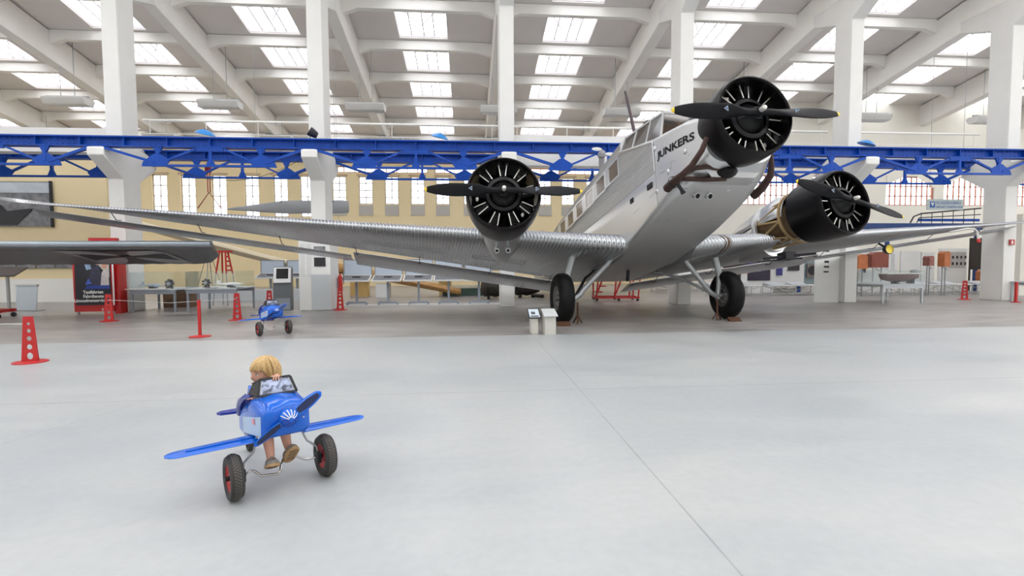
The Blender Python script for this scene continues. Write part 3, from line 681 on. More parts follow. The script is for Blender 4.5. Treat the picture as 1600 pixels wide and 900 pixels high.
# --- engines ------------------------------------------------------------------
def engine_frame(a, b, c, toe):            # aircraft coordinates of an engine-local point (x lateral, y aft, z up)
    ct, st = math.cos(toe), math.sin(toe)
    return Matrix(((ct, -st, 0, a), (st, ct, 0, b), (0, 0, 1, c), (0, 0, 0, 1)))
def xf(mb, M): mb.v = [tuple(M @ V(p)) for p in mb.v]; return mb
def cowl_prof(L, r, narrow):
    o_ = [(r*.90, .0), (r*.925, -.025), (r*.955, -.02), (r*.985, .03), (r, .12), (r, .3)]
    n = 8
    for i in range(1, n+1): t = i/n; o_.append((r*(1-narrow*t*t), .3+(L-.3)*t))
    i_ = [(r*(1-narrow)-.012, L), (r*.95, .3), (r*.90, .06), (r*.90, 0)]
    return o_+i_
YAX = (0, 1, 0)
PROTO = {}
def engine(a, b, c, toe, L, r, narrow, blade, side):
    y0 = .10 if side == 'nose' else .17
    M = engine_frame(a, b, c, toe)
    def B(mb, name, m, parent=plane, ang=35): return pb(xf(mb, M), name, m, parent, ang)
    cw = B(MB().lathe(cowl_prof(L, r, narrow), 56, o=(0, y0, 0), ax=YAX), 'engine_cowling', M_black)
    e = B(MB().lathe([(0, .02), (.10, .03), (.13, .12), (.17, .16), (.26, .26), (.30, .36), (.30, .62), (.20, .8), (.62, .82), (.62, .84), (0, .86)], 36, ax=YAX), 'radial_engine', M_eng)
    for i in range(9):
        th = PI/2+2*PI*i/9; d = V((math.cos(th), 0, math.sin(th))); t = V((-math.sin(th), 0, math.cos(th)))
        pr = [(.10, .22)]; k = .24
        while k < .58: pr += [(.125, k), (.125, k+.008), (.095, k+.010), (.095, k+.018)]; k += .022
        pr += [(.10, .60), (.0, .60)]
        B(MB().lathe(pr, 14, o=(0, .50, 0), ax=d), 'cylinder', M_eng, e)
        # pushrod tubes and rocker covers
        for sg in (-1, 1):
            p0 = d*.30+t*(.035*sg)+V((0, .26, 0)); p1 = d*.60+t*(.08*sg)+V((0, .30, 0))
            p0 = p0+(p1-p0)*.22
            B(MB().tube([p0, p1], .0115, 8), 'pushrod', M_rod, e)
            B(MB().ball(tuple(p1+d*.02), .035, 8), 'rocker_cover', M_eng, e)
    # inner baffle ring and dark crankcase lobes
    B(MB().lathe([(.27, .20), (.33, .22), (.345, .28), (.33, .34), (.28, .36)], 36, ax=YAX), 'baffle_ring', M_eng, e)
    for i in range(3):
        th = .9+i*2.3; d = V((math.cos(th), 0, math.sin(th)))
        B(MB().ball(tuple(d*.50+V((0, .42, 0))), (.035, .02, .05), 8), 'magneto_cap', M_rod, e)
    # propeller: two twisted blades
    p = B(MB().lathe([(0, -.06), (.05, -.055), (.07, 0), (.09, .03), (.09, .14)], 20, ax=YAX).tube([(-.22*math.cos(blade), .02, -.22*math.sin(blade)), (.22*math.cos(blade), .02, .22*math.sin(blade))], [.055, .055], 12), 'propeller', M_prop)
    B(MB().lathe([(0, -.16), (.03, -.15), (.042, -.12), (.042, -.05)], 14, ax=YAX), 'hub_nut', M_rod, p)
    for sg in (-1, 1):
        ex = V((math.cos(blade)*sg, 0, math.sin(blade)*sg)); ez = V((-math.sin(blade), 0, math.cos(blade))); rings = []
        R = 1.45; n = 26
        for i in range(n+1):
            t = i/n; rr_ = .16+(R-.16)*t
            wd = .055+(.120-.055)*min(1, max(0, (t-.04)/.2))**1.2
            if t > .55: wd *= max(.0, 1-((t-.55)/.45)**2.2*.72)
            if t > .97: wd *= .6
            if i == n: wd *= .3
            tk = .05*(1-t)**1.3+.008; tw = math.radians(52)*(1-t)**2+math.radians(14)
            tw *= -sg
            tw = abs(tw)*(1 if sg > 0 else -1)
            ring = []
            for j in range(16):
                q = 2*PI*j/16; u_, v_ = wd*math.cos(q)*1., tk*math.sin(q)
                cz = u_*math.cos(tw)-v_*math.sin(tw); cy = u_*math.sin(tw)+v_*math.cos(tw)
                ring.append(ex*rr_+ez*cz+V((0, .02+cy, 0)))
            rings.append(ring)
        mb = MB().loft(rings); k = 16*(n-1)
        mb.mi = [1 if min(f) >= k else 0 for f in mb.f]
        pb(xf(mb, M), 'propeller_blade', [M_prop, M_yellow], p)
        # pale maker's triangle on the blade
        o_ = ex*.60+V((0, -.075, 0)); q_ = .042
        tri = MB().prism([(-q_*.6, -q_), (-q_*.6, q_), (q_, 0)], o_, ex, ez, V((0, 1, 0)), .012)
        B(tri, 'maker_emblem', mat('pale_blue_emblem', (.30, .38, .45), .4, var=.1), p)
        tri = MB().prism([(-q_*.3, -q_*.5), (-q_*.3, q_*.5), (q_*.55, 0)], o_+V((0, -.008, 0)), ex, ez, V((0, 1, 0)), .012)
        B(tri, 'maker_emblem_core', mat('emblem_navy', (.05, .08, .2), .4), p)
    return M
engine(0, 0, 0, 0, .62, .665, .05, .034, 'nose')
ML = engine(-3.65, 2.22, -.583, -.126, 1.14, .715, .10, -.029, 'left')
MR = engine(3.65, 2.22, -.583, .126, .90, .71, .05, -.207, 'right')
# nacelle of the left engine, tapering into the wing
def nacelle(M, panels):
    rings = []
    for y, rw_, rt, rbt, zc in ((1.25, .58, .56, .56, 0), (1.7, .55, .48, .62, -.03), (2.2, .48, .38, .66, -.08), (2.8, .36, .25, .62, -.15), (3.3, .2, .12, .45, -.25)):
        ring = []
        for j in range(36):
            q = 2*PI*j/36; ring.append(M @ V((rw_*math.cos(q), y, zc+(rt if math.sin(q) > 0 else rbt)*math.sin(q))))
        rings.append(ring)
    return rings
pb(MB().loft(nacelle(ML, 1)), 'engine_nacelle', M_skin)
for x in (-.13, .10):
    pb(xf(MB().lathe([(.035, 0), (.05, 0), (.05, .22), (.035, .22)], 14, o=(x, 1.35, -.83), ax=(0, .9, .4)), ML), 'oil_cooler_pipe', M_skin)
    pb(xf(MB().lathe([(0, .02), (.037, .02)], 14, o=(x, 1.35, -.83), ax=(0, .9, .4)), ML), 'pipe_mouth', M_pit)
    pb(xf(MB().tube([(x, 1.5, -.76), (x, 1.55, -.5)], .03, 8), ML), 'pipe_bracket', M_strut)
# the right nacelle is stripped: tubular mount, tank, collar at the wing
r_ = nacelle(MR, 1)
pb(MB().loft(r_[2:]), 'engine_nacelle', M_skin)
mt = MB()
for i in range(8):
    q = 2*PI*i/8+.2; q2 = 2*PI*(i+.5)/8+.2; A_ = MR @ V((.58*math.cos(q), 1.36, .58*math.sin(q))); B_ = MR @ V((.46*math.cos(q2), 2.2, .5*math.sin(q2)-.08)); C_ = MR @ V((.46*math.cos(q2-PI/4), 2.2, .5*math.sin(q2-PI/4)-.08))
    mt.tube([A_, B_], .025, 8).tube([A_, C_], .025, 8)
pb(mt, 'engine_mount', M_tan)
pb(xf(MB().lathe([(.56, 0), (.60, 0), (.60, .05), (.56, .05)], 40, o=(0, 1.34, 0), ax=YAX), MR), 'mount_ring', M_tan)
pb(xf(MB().lathe([(0, 0), (.40, 0), (.44, .1), (.44, .75), (0, .75)], 30, o=(0, 1.45, -.02), ax=YAX), MR), 'oil_tank', mat('bronze_tank', (.16, .10, .05), .45, .5, var=.4, scale=4))
pb(xf(MB().lathe([(.50, 0), (.56, 0), (.58, .06), (.56, .12), (.50, .12)], 40, o=(0, 2.12, -.06), ax=YAX), MR), 'nacelle_collar', M_skin)
hd = []
for y, rw_, rt in ((1.35, .52, .60), (1.8, .50, .62), (2.3, .46, .50), (3.0, .34, .30), (3.6, .12, .12)):
    hd.append([MR @ V((rw_*math.cos(PI*j/14+.0), y, rt*math.sin(PI*j/14)+.0)) for j in range(15)])
sh = MB().loft(hd, caps=False, closed=False)
o = pb(sh, 'nacelle_top_fairing', M_skin); md_ = o.modifiers.new('sheet', 'SOLIDIFY'); md_.thickness = .012
# exhaust collector of the nose engine
cp = [(-.70, .34, -.30), (-.76, .42, -.48), (-.84, .62, -.66), (-.88, .85, -.72), (-.89, 1.05, -.74), (-.89, 1.38, -.77)]
ec = pb(MB().tube(cp, [.04, .045, .05, .055, .07, .08], 14), 'exhaust_collector', M_copper)
pb(MB().tube([(-.89, 1.385, -.77), (-.89, 1.39, -.7705)], .075, 14), 'exhaust_mouth', M_pit, ec)
pb(MB().tube([(-.87, .80, -.71), (-.74, .70, -.66), (-.5, .72, -.62), (-.2, .76, -.64)], .045, 12), 'exhaust_branch', M_copper, ec)
pb(MB().tube([(-.88, 1.0, -.74), (-.76, .92, -.76), (-.5, .88, -.78), (-.1, .86, -.76)], .045, 12), 'exhaust_branch', M_copper, ec)
pb(MB().tube([(-.88, 1.08, -.76), (-.76, 1.14, -.88), (-.72, 1.16, -.93)], [.03, .03, .045], 10), 'drain_stub', M_dark, ec)
pb(MB().lathe([(.1, 0), (.105, .02), (.1, .04)], 16, o=(-.89, 1.12, -.745), ax=(0, 1, -.1)), 'pipe_clamp', M_dark, ec)
ec2 = pb(MB().tube([(.66, .70, -.30), (.76, .82, -.48), (.86, 1.0, -.62), (.90, 1.3, -.74), (.90, 1.55, -.80)], [.04, .045, .06, .075, .08], 14), 'exhaust_collector', M_copper)
pb(MB().loft([[(x*.62, .72+.0*x, -.58+.06*abs(x)) for x in (-1, -.5, 0, .5, 1)], [(x*.40, .80, -.76) for x in (-1, -.5, 0, .5, 1)], [(x*.44, 1.05, -.80) for x in (-1, -.5, 0, .5, 1)]], caps=False, closed=False), 'chin_scoop', M_skin)
pb(MB().ball((-.12, .80, -.66), (.20, .16, .12), 14), 'chin_fairing', M_black)

# --- landing gear ----------------------------------------------------------------
for s, cw_, in ((-1, -2.30), (1, -2.262)):
    ax = (1, 0, 0); o_ = (s*2.03, 4.446, cw_)
    prof = [(.26, -.13), (.34, -.165), (.42, -.175), (.49, -.16), (.545, -.11), (.565, -.04), (.565, .04), (.545, .11), (.49, .16), (.42, .175), (.34, .165), (.26, .13)]
    tw = pb(MB().lathe(prof, 48, o=o_, ax=ax), 'main_wheel', M_tyre)
    pb(MB().lathe([(0, -.15), (.06, -.15), (.07, -.11), (.20, -.10), (.25, -.13), (.28, -.14), (.28, .14), (.25, .13), (.20, .10), (.07, .11), (.06, .15), (0, .15)], 36, o=o_, ax=ax), 'wheel_hub', M_hub, tw)
    bt = MB()
    for i in range(8):
        q = 2*PI*i/8
        for x in (-.108, .108): bt.cbox((o_[0]+x, o_[1]+.15*math.cos(q), o_[2]+.15*math.sin(q)), (.02, .025, .025))
    pb(bt, 'hub_bolt', M_rod, tw)
    w_ = V(o_)
    ak = w_+V((-s*.22, 0, 0))
    # oleo leg, bent radius tube, drag strut
    lg = pb(MB().tube([ak+V((0, 0, .02)), ak+V((s*.10, .02, .45)), V((s*1.66, 4.3, -1.0))], [.05, .075, .08], 14), 'oleo_leg', M_strut)
    pb(MB().tube([ak+V((0, 0, -.09)), ak+V((0, 0, .12))], .035, 10), 'piston', M_rod, lg)
    pb(MB().tube([w_+V((-s*.12, 0, 0)), ak+V((-s*.05, 0, -.03)), ak+V((-s*.20, 0, .07)), ak+V((-s*.32, 0, .22)), V((s*.98, 4.25, -1.55)), V((s*.86, 4.2, -1.38))], [.05, .055, .06, .06, .055, .04], 14), 'radius_tube', M_strut)
    pb(MB().tube([ak+V((-s*.1, .05, .03)), V((s*1.25, 5.1, -1.75)), V((s*.82, 5.7, -1.45))], .035, 10), 'drag_strut', M_dark if s < 0 else M_strut)
pb(MB().tube([(0, 5.4, -1.4), (0, 5.5, -1.75)], .045, 8), 'belly_post', M_dark)
pb(xf(MB().tube([(-.9, 1.6, -.95), (.2, 1.2, -.88)], .03, 8).tube([(-.95, 1.75, -1.0), (.0, 1.4, -.95)], .02, 8).box(-.5, -.2, 1.35, 1.6, -.98, -.82), MR), 'engine_control_linkage', M_dark)
# chocks / jack stands at the wheels stand on the floor: things of their own
for s, lab in ((-1, 'brown jack stand beside the left wheel of the airplane'), (1, 'brown jack stand beside the right wheel of the airplane')):
    p = PO+Pl*(s*2.03-s*.32)+Pa*4.30+Pu*-2.3
    if s > 0: p = PO+Pl*(2.03-.36)+Pa*4.25+Pu*-2.3
    r = empty('jack_stand', (p.x, p.y, 0), .2, lab, 'stand')
    M_rust = mat('rusty_brown_steel', (.13, .06, .035), .6, .4, var=.4, scale=8)
    MB().tube([(0, 0, .02), (0, 0, .48)], .022, 8).build('post', M_rust, r)
    for q in (0, 2.1, 4.2): MB().bar((0, 0, .2), (.11*math.cos(q), .11*math.sin(q), .01), .03, .02).build('foot', M_rust, r)
    p2 = PO+Pl*(s*2.03)+Pa*4.446+Pu*-2.3; fx_, fy_ = (p2.x+.02, p2.y-.30)
    c = MB().prism([(0, 0), (.14, 0), (.0, .09)], (0, 0, 0), (0, -1, 0), EZ, EX, .28).build('wheel_chock', M_rust, None, loc=(p2.x-.05, p2.y-.42, 0))
    tag(c, 'small brown chock under the %s wheel of the airplane' % ('left' if s < 0 else 'right'), 'chock')
# ================================================================== EXHIBITS AND FURNITURE
M_grey = mat('grey_powder_coat', (.30, .33, .38), .45, .2, var=.08)
M_lgrey = mat('light_grey_panel', (.55, .58, .60), .5, var=.05)
M_pwhite = mat('white_panel', (.78, .78, .76), .5, var=.04)
M_gblack = mat('gloss_black_print', (.02, .02, .025), .3, var=.5, scale=8)
M_photo = mat('black_and_white_photo', (.20, .20, .21), .4, var=.95, scale=5)
M_blueg = mat('pale_blue_board', (.56, .64, .74), .45, var=.05)
M_wood = mat('varnished_wood', (.50, .27, .09), .35, var=.3, scale=6)
M_cream = mat('cream_doped_fabric', (.70, .60, .42), .6, var=.08)
M_case = glassmat('display_case_glass', (.96, .98, .98), .05)

# --- red perforated barrier cones
def circle(cx_, cy_, r, n=20, ry=None): return [(cx_+r*math.cos(2*PI*i/n), cy_+(ry or r)*math.sin(2*PI*i/n)) for i in range(n)]
cone_me = plate_mesh([(-.105, 0), (.105, 0), (.06, .64), (-.06, .64)], [circle(0, .075, .042, ry=.05), circle(0, .205, .038), circle(0, .325, .034), circle(0, .435, .030), circle(0, .535, .025)], .02)
cone_me.materials.clear(); cone_me.materials.append(M_red)
cone_me.transform(Matrix.Rotation(PI/2, 4, 'X'))
base_me = MB().lathe([(0, 0), (.20, 0), (.20, .012), (.17, .02), (.0, .02)], 28).mesh('base', M_red)
side_me = MB()
for s in (-1, 1): side_me.add([(s*.105, -.01, .02), (s*.06, -.01, .64), (s*.05, .11, .62), (s*.085, .15, .02), (s*.1, -.01, .02), (s*.055, -.01, .64), (s*.045, .11, .62), (s*.08, .15, .02)], [(0, 1, 2, 3), (4, 5, 6, 7), (0, 3, 7, 4), (1, 2, 6, 5), (2, 3, 7, 6), (0, 1, 5, 4)])
side_me = side_me.mesh('side', M_red, smooth=False)
for (x, y, rz, lab) in [(-6.22, 7.78, .12, 'large red perforated barrier cone at the far left of the bright floor'), (-8.67, 13.12, .1, 'red perforated barrier cone standing in front of the advertising booth'),
                        (-5.64, 13.0, .0, 'red perforated barrier cone to the left of the small parked toy airplane'), (-5.32, 14.2, 0., 'red perforated barrier cone directly behind the parked toy airplane'),
                        (-3.74, 15.3, 0., 'red perforated barrier cone at the right edge of the white text panel'), (17.13, 16.31, -.5, 'red perforated barrier cone left of the rightmost column')]:
    r = empty('barrier_cone', (x, y, 0), rz, lab, 'cone')
    for me, nm in ((cone_me, 'perforated_plate'), (base_me, 'base_disc')):
        o = bpy.data.objects.new(nm, me); COL.objects.link(o); o.parent = r
        if nm == 'perforated_plate': o.location = (0, -.0, .015)
    
r = empty('barrier_post', (-5.09, 10.14, 0), 0, 'slim red barrier post on a flat disc, left of the toy airplanes', 'post')
MB().lathe([(0, 0), (.19, 0), (.19, .012), (.03, .03), (0, .03)], 28).build('base_disc', M_red, r)
MB().box(-.022, .022, -.022, .022, .02, .70).build('post', M_red, r, smooth=False)
r = empty('barrier_post', (17.55, 15.0, 0), 0, 'red barrier post in front of the rightmost column', 'post')
MB().lathe([(0, 0), (.14, 0), (.14, .012), (.03, .03), (0, .03)], 28).build('base_disc', M_red, r)
MB().box(-.03, .03, -.03, .03, .02, .66).build('post', M_red, r, smooth=False)
for pts, lab in (([(-8.67, 13.1, .16+.36), (-7.2, 13.0, .44), (-5.64, 12.98, .52)], 'thin white rope strung between the booth cone and the next cone'), ([(-10.5, 10.6, .48), (-8.3, 9.2, .40), (-6.22, 7.78, .55)], 'thin white rope running left from the large red cone')):
    tag(MB().tube(pts, .005, 5).build('barrier_rope', M_pwhite), lab, 'rope')

# --- advertising booth
r = empty('advertising_booth', (-10.25, 15.05, 0), .14, 'tall red advertising light box with a dark poster of men in suits', 'sign')
MB().box(-.47, .47, -.12, .10, .08, 1.85).build('cabinet', M_red, r, smooth=False)
MB().box(.46, .60, -.05, .33, 0, 1.75).build('side_cabinet', mat('deep_red_gloss', (.42, .008, .01), .3, var=.1), r, smooth=False)
MB().box(-.08, .56, -.1, .1, 1.96, 2.10).build('header_board', M_red, r, smooth=False)
MB().box(-.12, -.08, -.05, .05, 1.80, 1.95).build('header_leg', M_pwhite, r, smooth=False); MB().box(.50, .54, -.05, .05, 1.75, 1.96).build('header_leg', M_pwhite, r, smooth=False)
MB().box(-.46, -.42, -.04, .04, 0, .1).build('foot', M_steel, r, smooth=False)
MB().box(.47, .50, -.15, -.12, .25, 1.80).build('white_edge', M_pwhite, r, smooth=False)
ps = MB().box(-.42, .42, -.135, -.122, .26, 1.80).build('poster', mat('poster_night_black', (.012, .012, .02), .35, var=.5, scale=3), r, smooth=False)
def flat(poly, y, m, name='poster_print', t=.003): return MB().prism(poly, (0, y, 0), EX, EZ, EY, t).build(name, m, ps, smooth=False)
flat([(-.28, 1.8), (-.12, 1.8), (-.02, 1.25), (-.14, 1.22)], -.137, mat('print_pale_blue', (.25, .35, .5), .4, var=.6, scale=9))
flat([(.10, 1.8), (.40, 1.8), (.40, 1.0), (.30, 1.15), (.08, 1.45)], -.137, mat('print_pale_wall', (.5, .46, .42), .4, var=.2, scale=6))
flat([(-.02, .78), (-.08, 1.02), (.0, 1.28), (.14, 1.36), (.2, 1.1), (.18, .78)], -.139, mat('print_dark_jacket', (.03, .03, .06), .4, var=.6, scale=9))
flat([(.18, .78), (.22, 1.15), (.30, 1.25), (.38, 1.1), (.39, .78)], -.140, mat('print_striped_shirt', (.55, .5, .5), .4, var=.4, scale=30))
flat(circle(.13, 1.42, .065), -.141, mat('print_skin', (.55, .3, .2), .4, var=.2, scale=9)); flat(circle(.29, 1.33, .07), -.141, MATS['print_skin'])
flat([(.06, 1.46), (.2, 1.46), (.18, 1.52), (.08, 1.52)], -.143, MATS['print_dark_jacket'])
flat([(-.14, .80), (.40, .80), (.40, .70), (-.2, .70)], -.143, mat('print_deep_blue', (.02, .05, .3), .4, var=.2)); flat([(-.18, .82), (-.1, 1.0), (-.02, .84)], -.144, mat('print_blue_shirt', (.06, .12, .5), .4, var=.3))
for i, s_ in enumerate(('Taxifahrten', 'Fahrdienste', 'Limousinenservice')):
    text(s_, .115, 'poster_lettering', M_pwhite, ps, frameM((-.46 if i == 2 else -.24, -.142, .58-.115*i), EX, EZ), .001, .004, sx=.9)
flat([(.18, .11), (.22, .11), (.20, .19)], -.124, M_pwhite)

# --- wing with cross on the left, red ladder frame behind it
def cross_wing():
    th = .12
    mb = MB(); x0, x1 = -19, -5.95; rings = []
    N = 60
    for i in range(N+1):
        x = x0+(x1-x0)*i/N; sc = 1 if i < N-1 else (.9 if i == N-1 else .5)
        k = .006*math.cos(i*PI)
        rings.append([(x-.36*dy, 12.5+dy*1.0, 1.78+dz*sc+k) for dy, dz in ((0, 0), (.04, -.06), (.15, -.09), (.6, -.14), (1.2, -.27), (1.9 if x < x1-1.4 else 1.9-.25*((x-(x1-1.4))/1.4)**2, -.405), (1.9 if x < x1-1.4 else 1.9-.25*((x-(x1-1.4))/1.4)**2, -.39), (1.0, -.10), (.4, .10), (.12, .12), (.03, .07))])
    o = mb.loft(rings).build('aircraft_wing', mat('dull_grey_wing_fabric', (.14, .135, .14), .5, .2, var=.25, scale=3), ang=50)
    tag(o, 'dark grey aircraft wing with a white-edged black cross, at eye level on the left', 'aircraft wing')
    # leading edge tube, cross on the underside
    MB().tube([(x0, 12.5, 1.84), (x1, 12.5, 1.84)], .075, 14).build('leading_edge', mat('steel_blue_edge', (.30, .34, .38), .3, .6, var=.15), o)
    pn = V((0, 1.0, -.205)).normalized()
    def under(x, y):     # point just under the sloping lower skin
        t = y-12.5
        z = 1.78+(-.09-(t-.15)*.111 if t < .6 else (-.14-(t-.6)*.217 if t < 1.2 else -.27-(t-1.2)*.193)) 
        return V((x, y, z-.012))
    def dec(poly, m, d, name):
        mb = MB(); P_ = [under(x, y)-V((0, 0, d)) for x, y in poly]; n = len(P_)
        mb.add(P_+[p+V((0, 0, .002)) for p in P_], [tuple(range(n)), tuple(range(n, 2*n))]); mb.build(name, m, o, smooth=False)
    Mw_, Mb_ = mat('faded_white_marking', (.34, .33, .34), .5, var=.15), mat('black_marking', (.02, .018, .02), .5, var=.2)
    cxx, cyy, hw, hh = -8.35, 13.38, 1.12, .82
    def strip(poly_fn, m, d, name, n=8):
        for i in range(n):
            pass
    ys = [cyy-hh+2*hh*i/8 for i in range(9)]
    for a_, b_ in zip(ys, ys[1:]): dec([(cxx-hw, a_), (cxx+hw, a_), (cxx+hw, b_), (cxx-hw, b_)], Mw_, .004, 'marking_field') if False else None
    fld = MB(); crs = MB()
    for a_, b_ in zip(ys, ys[1:]):
        P_ = [under(x, y)-V((0, 0, .004)) for x, y in ((cxx-hw, a_), (cxx+hw, a_), (cxx+hw, b_), (cxx-hw, b_))]; fld.add(P_, [(0, 1, 2, 3)])
    fld.build('marking_field', Mw_, o, smooth=False)
    def arm(px_, py_):   # flared arm polygon sampled in strips
        return None
    for sx in (-1, 1):
        n = 10
        for i in range(n):
            t0, t1 = i/n, (i+1)/n; f = lambda t: (cxx+sx*(.10+.92*t), .07+.36*t**1.6)
            (xa, ha), (xb, hb) = f(t0), f(t1)
            for q in range(-4, 4):
                crs.add([under(xa, cyy+ha*q/4)-V((0, 0, .008)), under(xb, cyy+hb*q/4)-V((0, 0, .008)), under(xb, cyy+hb*(q+1)/4)-V((0, 0, .008)), under(xa, cyy+ha*(q+1)/4)-V((0, 0, .008))], [(0, 1, 2, 3)])
    for sy in (-1, 1):
        n = 10
        for i in range(n):
            t0, t1 = i/n, (i+1)/n; f = lambda t: (cyy+sy*(.06+.74*t), .12+.42*t**1.6)
            (ya, ha), (yb, hb) = f(t0), f(t1)
            crs.add([under(cxx-ha, ya)-V((0, 0, .008)), under(cxx+ha, ya)-V((0, 0, .008)), under(cxx+hb, yb)-V((0, 0, .008)), under(cxx-hb, yb)-V((0, 0, .008))], [(0, 1, 2, 3)])
    crs.box(cxx-.12, cxx+.12, cyy-.08, cyy+.08, under(cxx, cyy).z-.012, under(cxx, cyy).z-.008)
    crs.build('black_cross', Mb_, o, smooth=False)
    tr = empty('wing_trestle', (-8.0, 17.6, 0), 1.2, 'red steel ladder frame behind the tip of the dark grey wing', 'stand')
    for sx in (-1, 1):
        for sy in (-1, 1): MB().tube([(sx*.05, sy*.12, 1.75), (sx*.13, sy*.21, 1.05)], .028, 8).build('upright', M_red, tr); MB().tube([(sx*.13, sy*.21, 1.05), (sx*.2, sy*.3, .0)], .014, 8).build('leg', M_steel, tr)
    for z in (1.6, 1.45, 1.3, 1.15): MB().tube([(-.06-.08*(1.75-z), -.12-.10*(1.75-z), z), (.06+.08*(1.75-z), -.12-.10*(1.75-z), z)], .026, 8).build('rung', M_red, tr)
    MB().box(-.09, .12, -.25, .25, 1.74, 1.80).build('cradle', M_red, tr, smooth=False)
cross_wing()
# red engine trolley at far left
r = empty('engine_trolley', (-12.5, 14.3, 0), .1, 'red wheeled engine trolley at the left edge of the photo', 'trolley')
MB().box(-.6, .55, -.3, -.22, .14, .22).build('frame', M_red, r, smooth=False); MB().box(-.6, .55, .22, .30, .14, .22).build('frame', M_red, r, smooth=False)
MB().box(.42, .50, -.3, .3, .14, .22).build('cross_member', M_red, r, smooth=False); MB().bar((.3, 0, .2), (.1, 0, .8), .07, .07).build('mast', M_red, r, smooth=False)
for x in (-.5, .5):
    for y in (-.26, .26): MB().lathe([(0, -.025), (.06, -.025), (.06, .025), (0, .025)], 16, o=(x, y, .062), ax=YAX).build('castor', M_dark, r)
en = MB().lathe([(0, -.2), (.12, -.18), (.15, 0), (.12, .2), (0, .22)], 18, o=(.05, 0, .85), ax=(1, 0, 0)).build('mounted_engine', mat('brown_engine_casting', (.25, .17, .14), .5, .5, var=.5, scale=9), r)
for i in range(5):
    q = 2*PI*i/5+.3; MB().lathe([(.05, .1), (.065, .2), (.05, .3), (.0, .31)], 10, o=(.05, 0, .85), ax=(0, math.cos(q), math.sin(q))).build('cylinder', MATS['brown_engine_casting'], en)
MB().tube([(.05, -.25, .75), (.3, -.3, .35)], .03, 8).build('white_strut', M_pwhite, r)
r = empty('reading_desk', (-13.75, 16.2, 0), 0, 'slanted black reading desk beside the silver board at left', 'display desk')
MB().prism([(0, 1.02), (.5, 1.27), (.5, 1.30), (0, 1.05)], (0, 0, 0), EY, EZ, EX, .95).build('slanted_top', mat('black_desk_top', (.03, .015, .015), .35, var=.3), r, smooth=False)
MB().box(.06, .12, .22, .28, 0, 1.13).build('leg', M_steel, r, smooth=False)
MB().box(-.14, .32, .05, .45, 0, .03).build('base_plate', M_steel, r, smooth=False)
r = empty('info_board', (-12.95, 16.15, 0), .05, 'silver-grey board leaning on a small stand left of the advertising booth', 'board')
M = frameM((0, 0, .04), (1, 0, 0), (-.05, .12, 1))
MB().box(-.27, .27, 0, .72, -.015, .015, M=M).build('panel', mat('silver_board', (.42, .46, .50), .35, .4, var=.06), r, smooth=False)
MB().box(-.28, .28, .70, .75, -.04, .04, M=M).build('clip_rail', M_steel, r, smooth=False)
MB().box(-.3, .3, -.2, .3, 0, .02).build('foot', M_steel, r, smooth=False)

# pictures on the low partition
pz = MB().box(-18.5, -15.0, 20.02, 20.06, 2.75, 4.36).build('mural_photo', M_photo, smooth=False)
tag(pz, 'large black and white photo mural on the yellow wall at far left', 'picture')
MB().box(-18.5, -15.05, 20.0, 20.02, 3.95, 4.32).build('pale_sky_area', mat('photo_pale', (.5, .54, .58), .4, var=.4, scale=2), pz, smooth=False)
MB().box(-15.06, -14.98, 20.0, 20.06, 2.72, 4.38).build('frame_edge', M_dark, pz, smooth=False)
MB().prism([(-17.5, 2.8), (-16.2, 2.8), (-15.6, 3.4), (-16.5, 3.3), (-17, 3.8)], (0, 20.0, 0), EX, EZ, EY, .02).build('dark_machine_shape', M_gblack, pz, smooth=False)
for i in range(5):
    x0 = -17.6+i*.66
    o = MB().box(x0, x0+.60, 20.03, 20.07, 1.23, 1.62).build('small_photo', M_photo, smooth=False)
    tag(o, 'small black and white photo in the row under the dark grey wing', 'picture', 'row of small photos on the partition')
# --- display tables with glass cases
def table(x, y, w, d, h, lab, rz=0, glass=.48):
    r = empty('display_table', (x, y, 0), rz, lab, 'table'); M_g = M_grey if x < 10 else M_lgrey
    MB().box(0, w, 0, d, h-.035, h).build('table_top', M_lgrey, r, smooth=False)
    MB().box(.02, w-.02, .01, .03, h-.14, h-.036).build('apron', M_g, r, smooth=False); MB().box(.02, w-.02, d-.03, d-.01, h-.14, h-.036).build('apron', M_g, r, smooth=False)
    for a in (.03, w-.07):
        for b in (.03, d-.07): MB().box(a, a+.05, b, b+.05, 0, h-.036).build('leg', M_g, r, smooth=False)
    if glass:
        g = MB()
        g.box(.02, w-.02, .02, .025, h, h+glass).box(.02, w-.02, d-.025, d-.02, h, h+glass).box(.02, .025, .02, d-.02, h, h+glass).box(w-.025, w-.02, .02, d-.02, h, h+glass)
        g.build('glass_case', M_case, r, smooth=False)
    return r
table(-9.56, 15.3, 1.25, 1.35, .66, 'grey display table with a glass case, next to the red advertising booth')
table(-7.95, 15.1, 1.40, 1.30, .68, 'grey display table with a glass case, behind the slim red barrier post')
def airframe(x, y, z, L, rz, lab, m):
    r = empty('model_aircraft', (x, y, z), rz, lab, 'model')
    MB().lathe([(0, 0), (.045, .06), (.06, .2), (.045, .5*L), (.015, L), (0, L)], 16, o=(0, -L*.4, .09), ax=YAX).build('fuselage', m, r)
    MB().prism([(-.5*L, 0), (.5*L, 0), (.5*L, .12), (-.5*L, .12)], (0, -.1, .10), EX, EY, EZ, .02).build('wing', m, r)
    MB().prism([(-.16*L, 0), (.16*L, 0), (.16*L, .07), (-.16*L, .07)], (0, L*.48, .10), EX, EY, EZ, .012).build('tailplane', m, r)
    MB().box(-.01, .01, L*.45, L*.58, .1, .2).build('fin', m, r, smooth=False)
    MB().box(-.06, .06, -.1, .1, -.0, .055).build('stand', M_dark, r, smooth=False)
M_mod = mat('pale_blue_grey_model', (.42, .47, .55), .4, .3, var=.2)
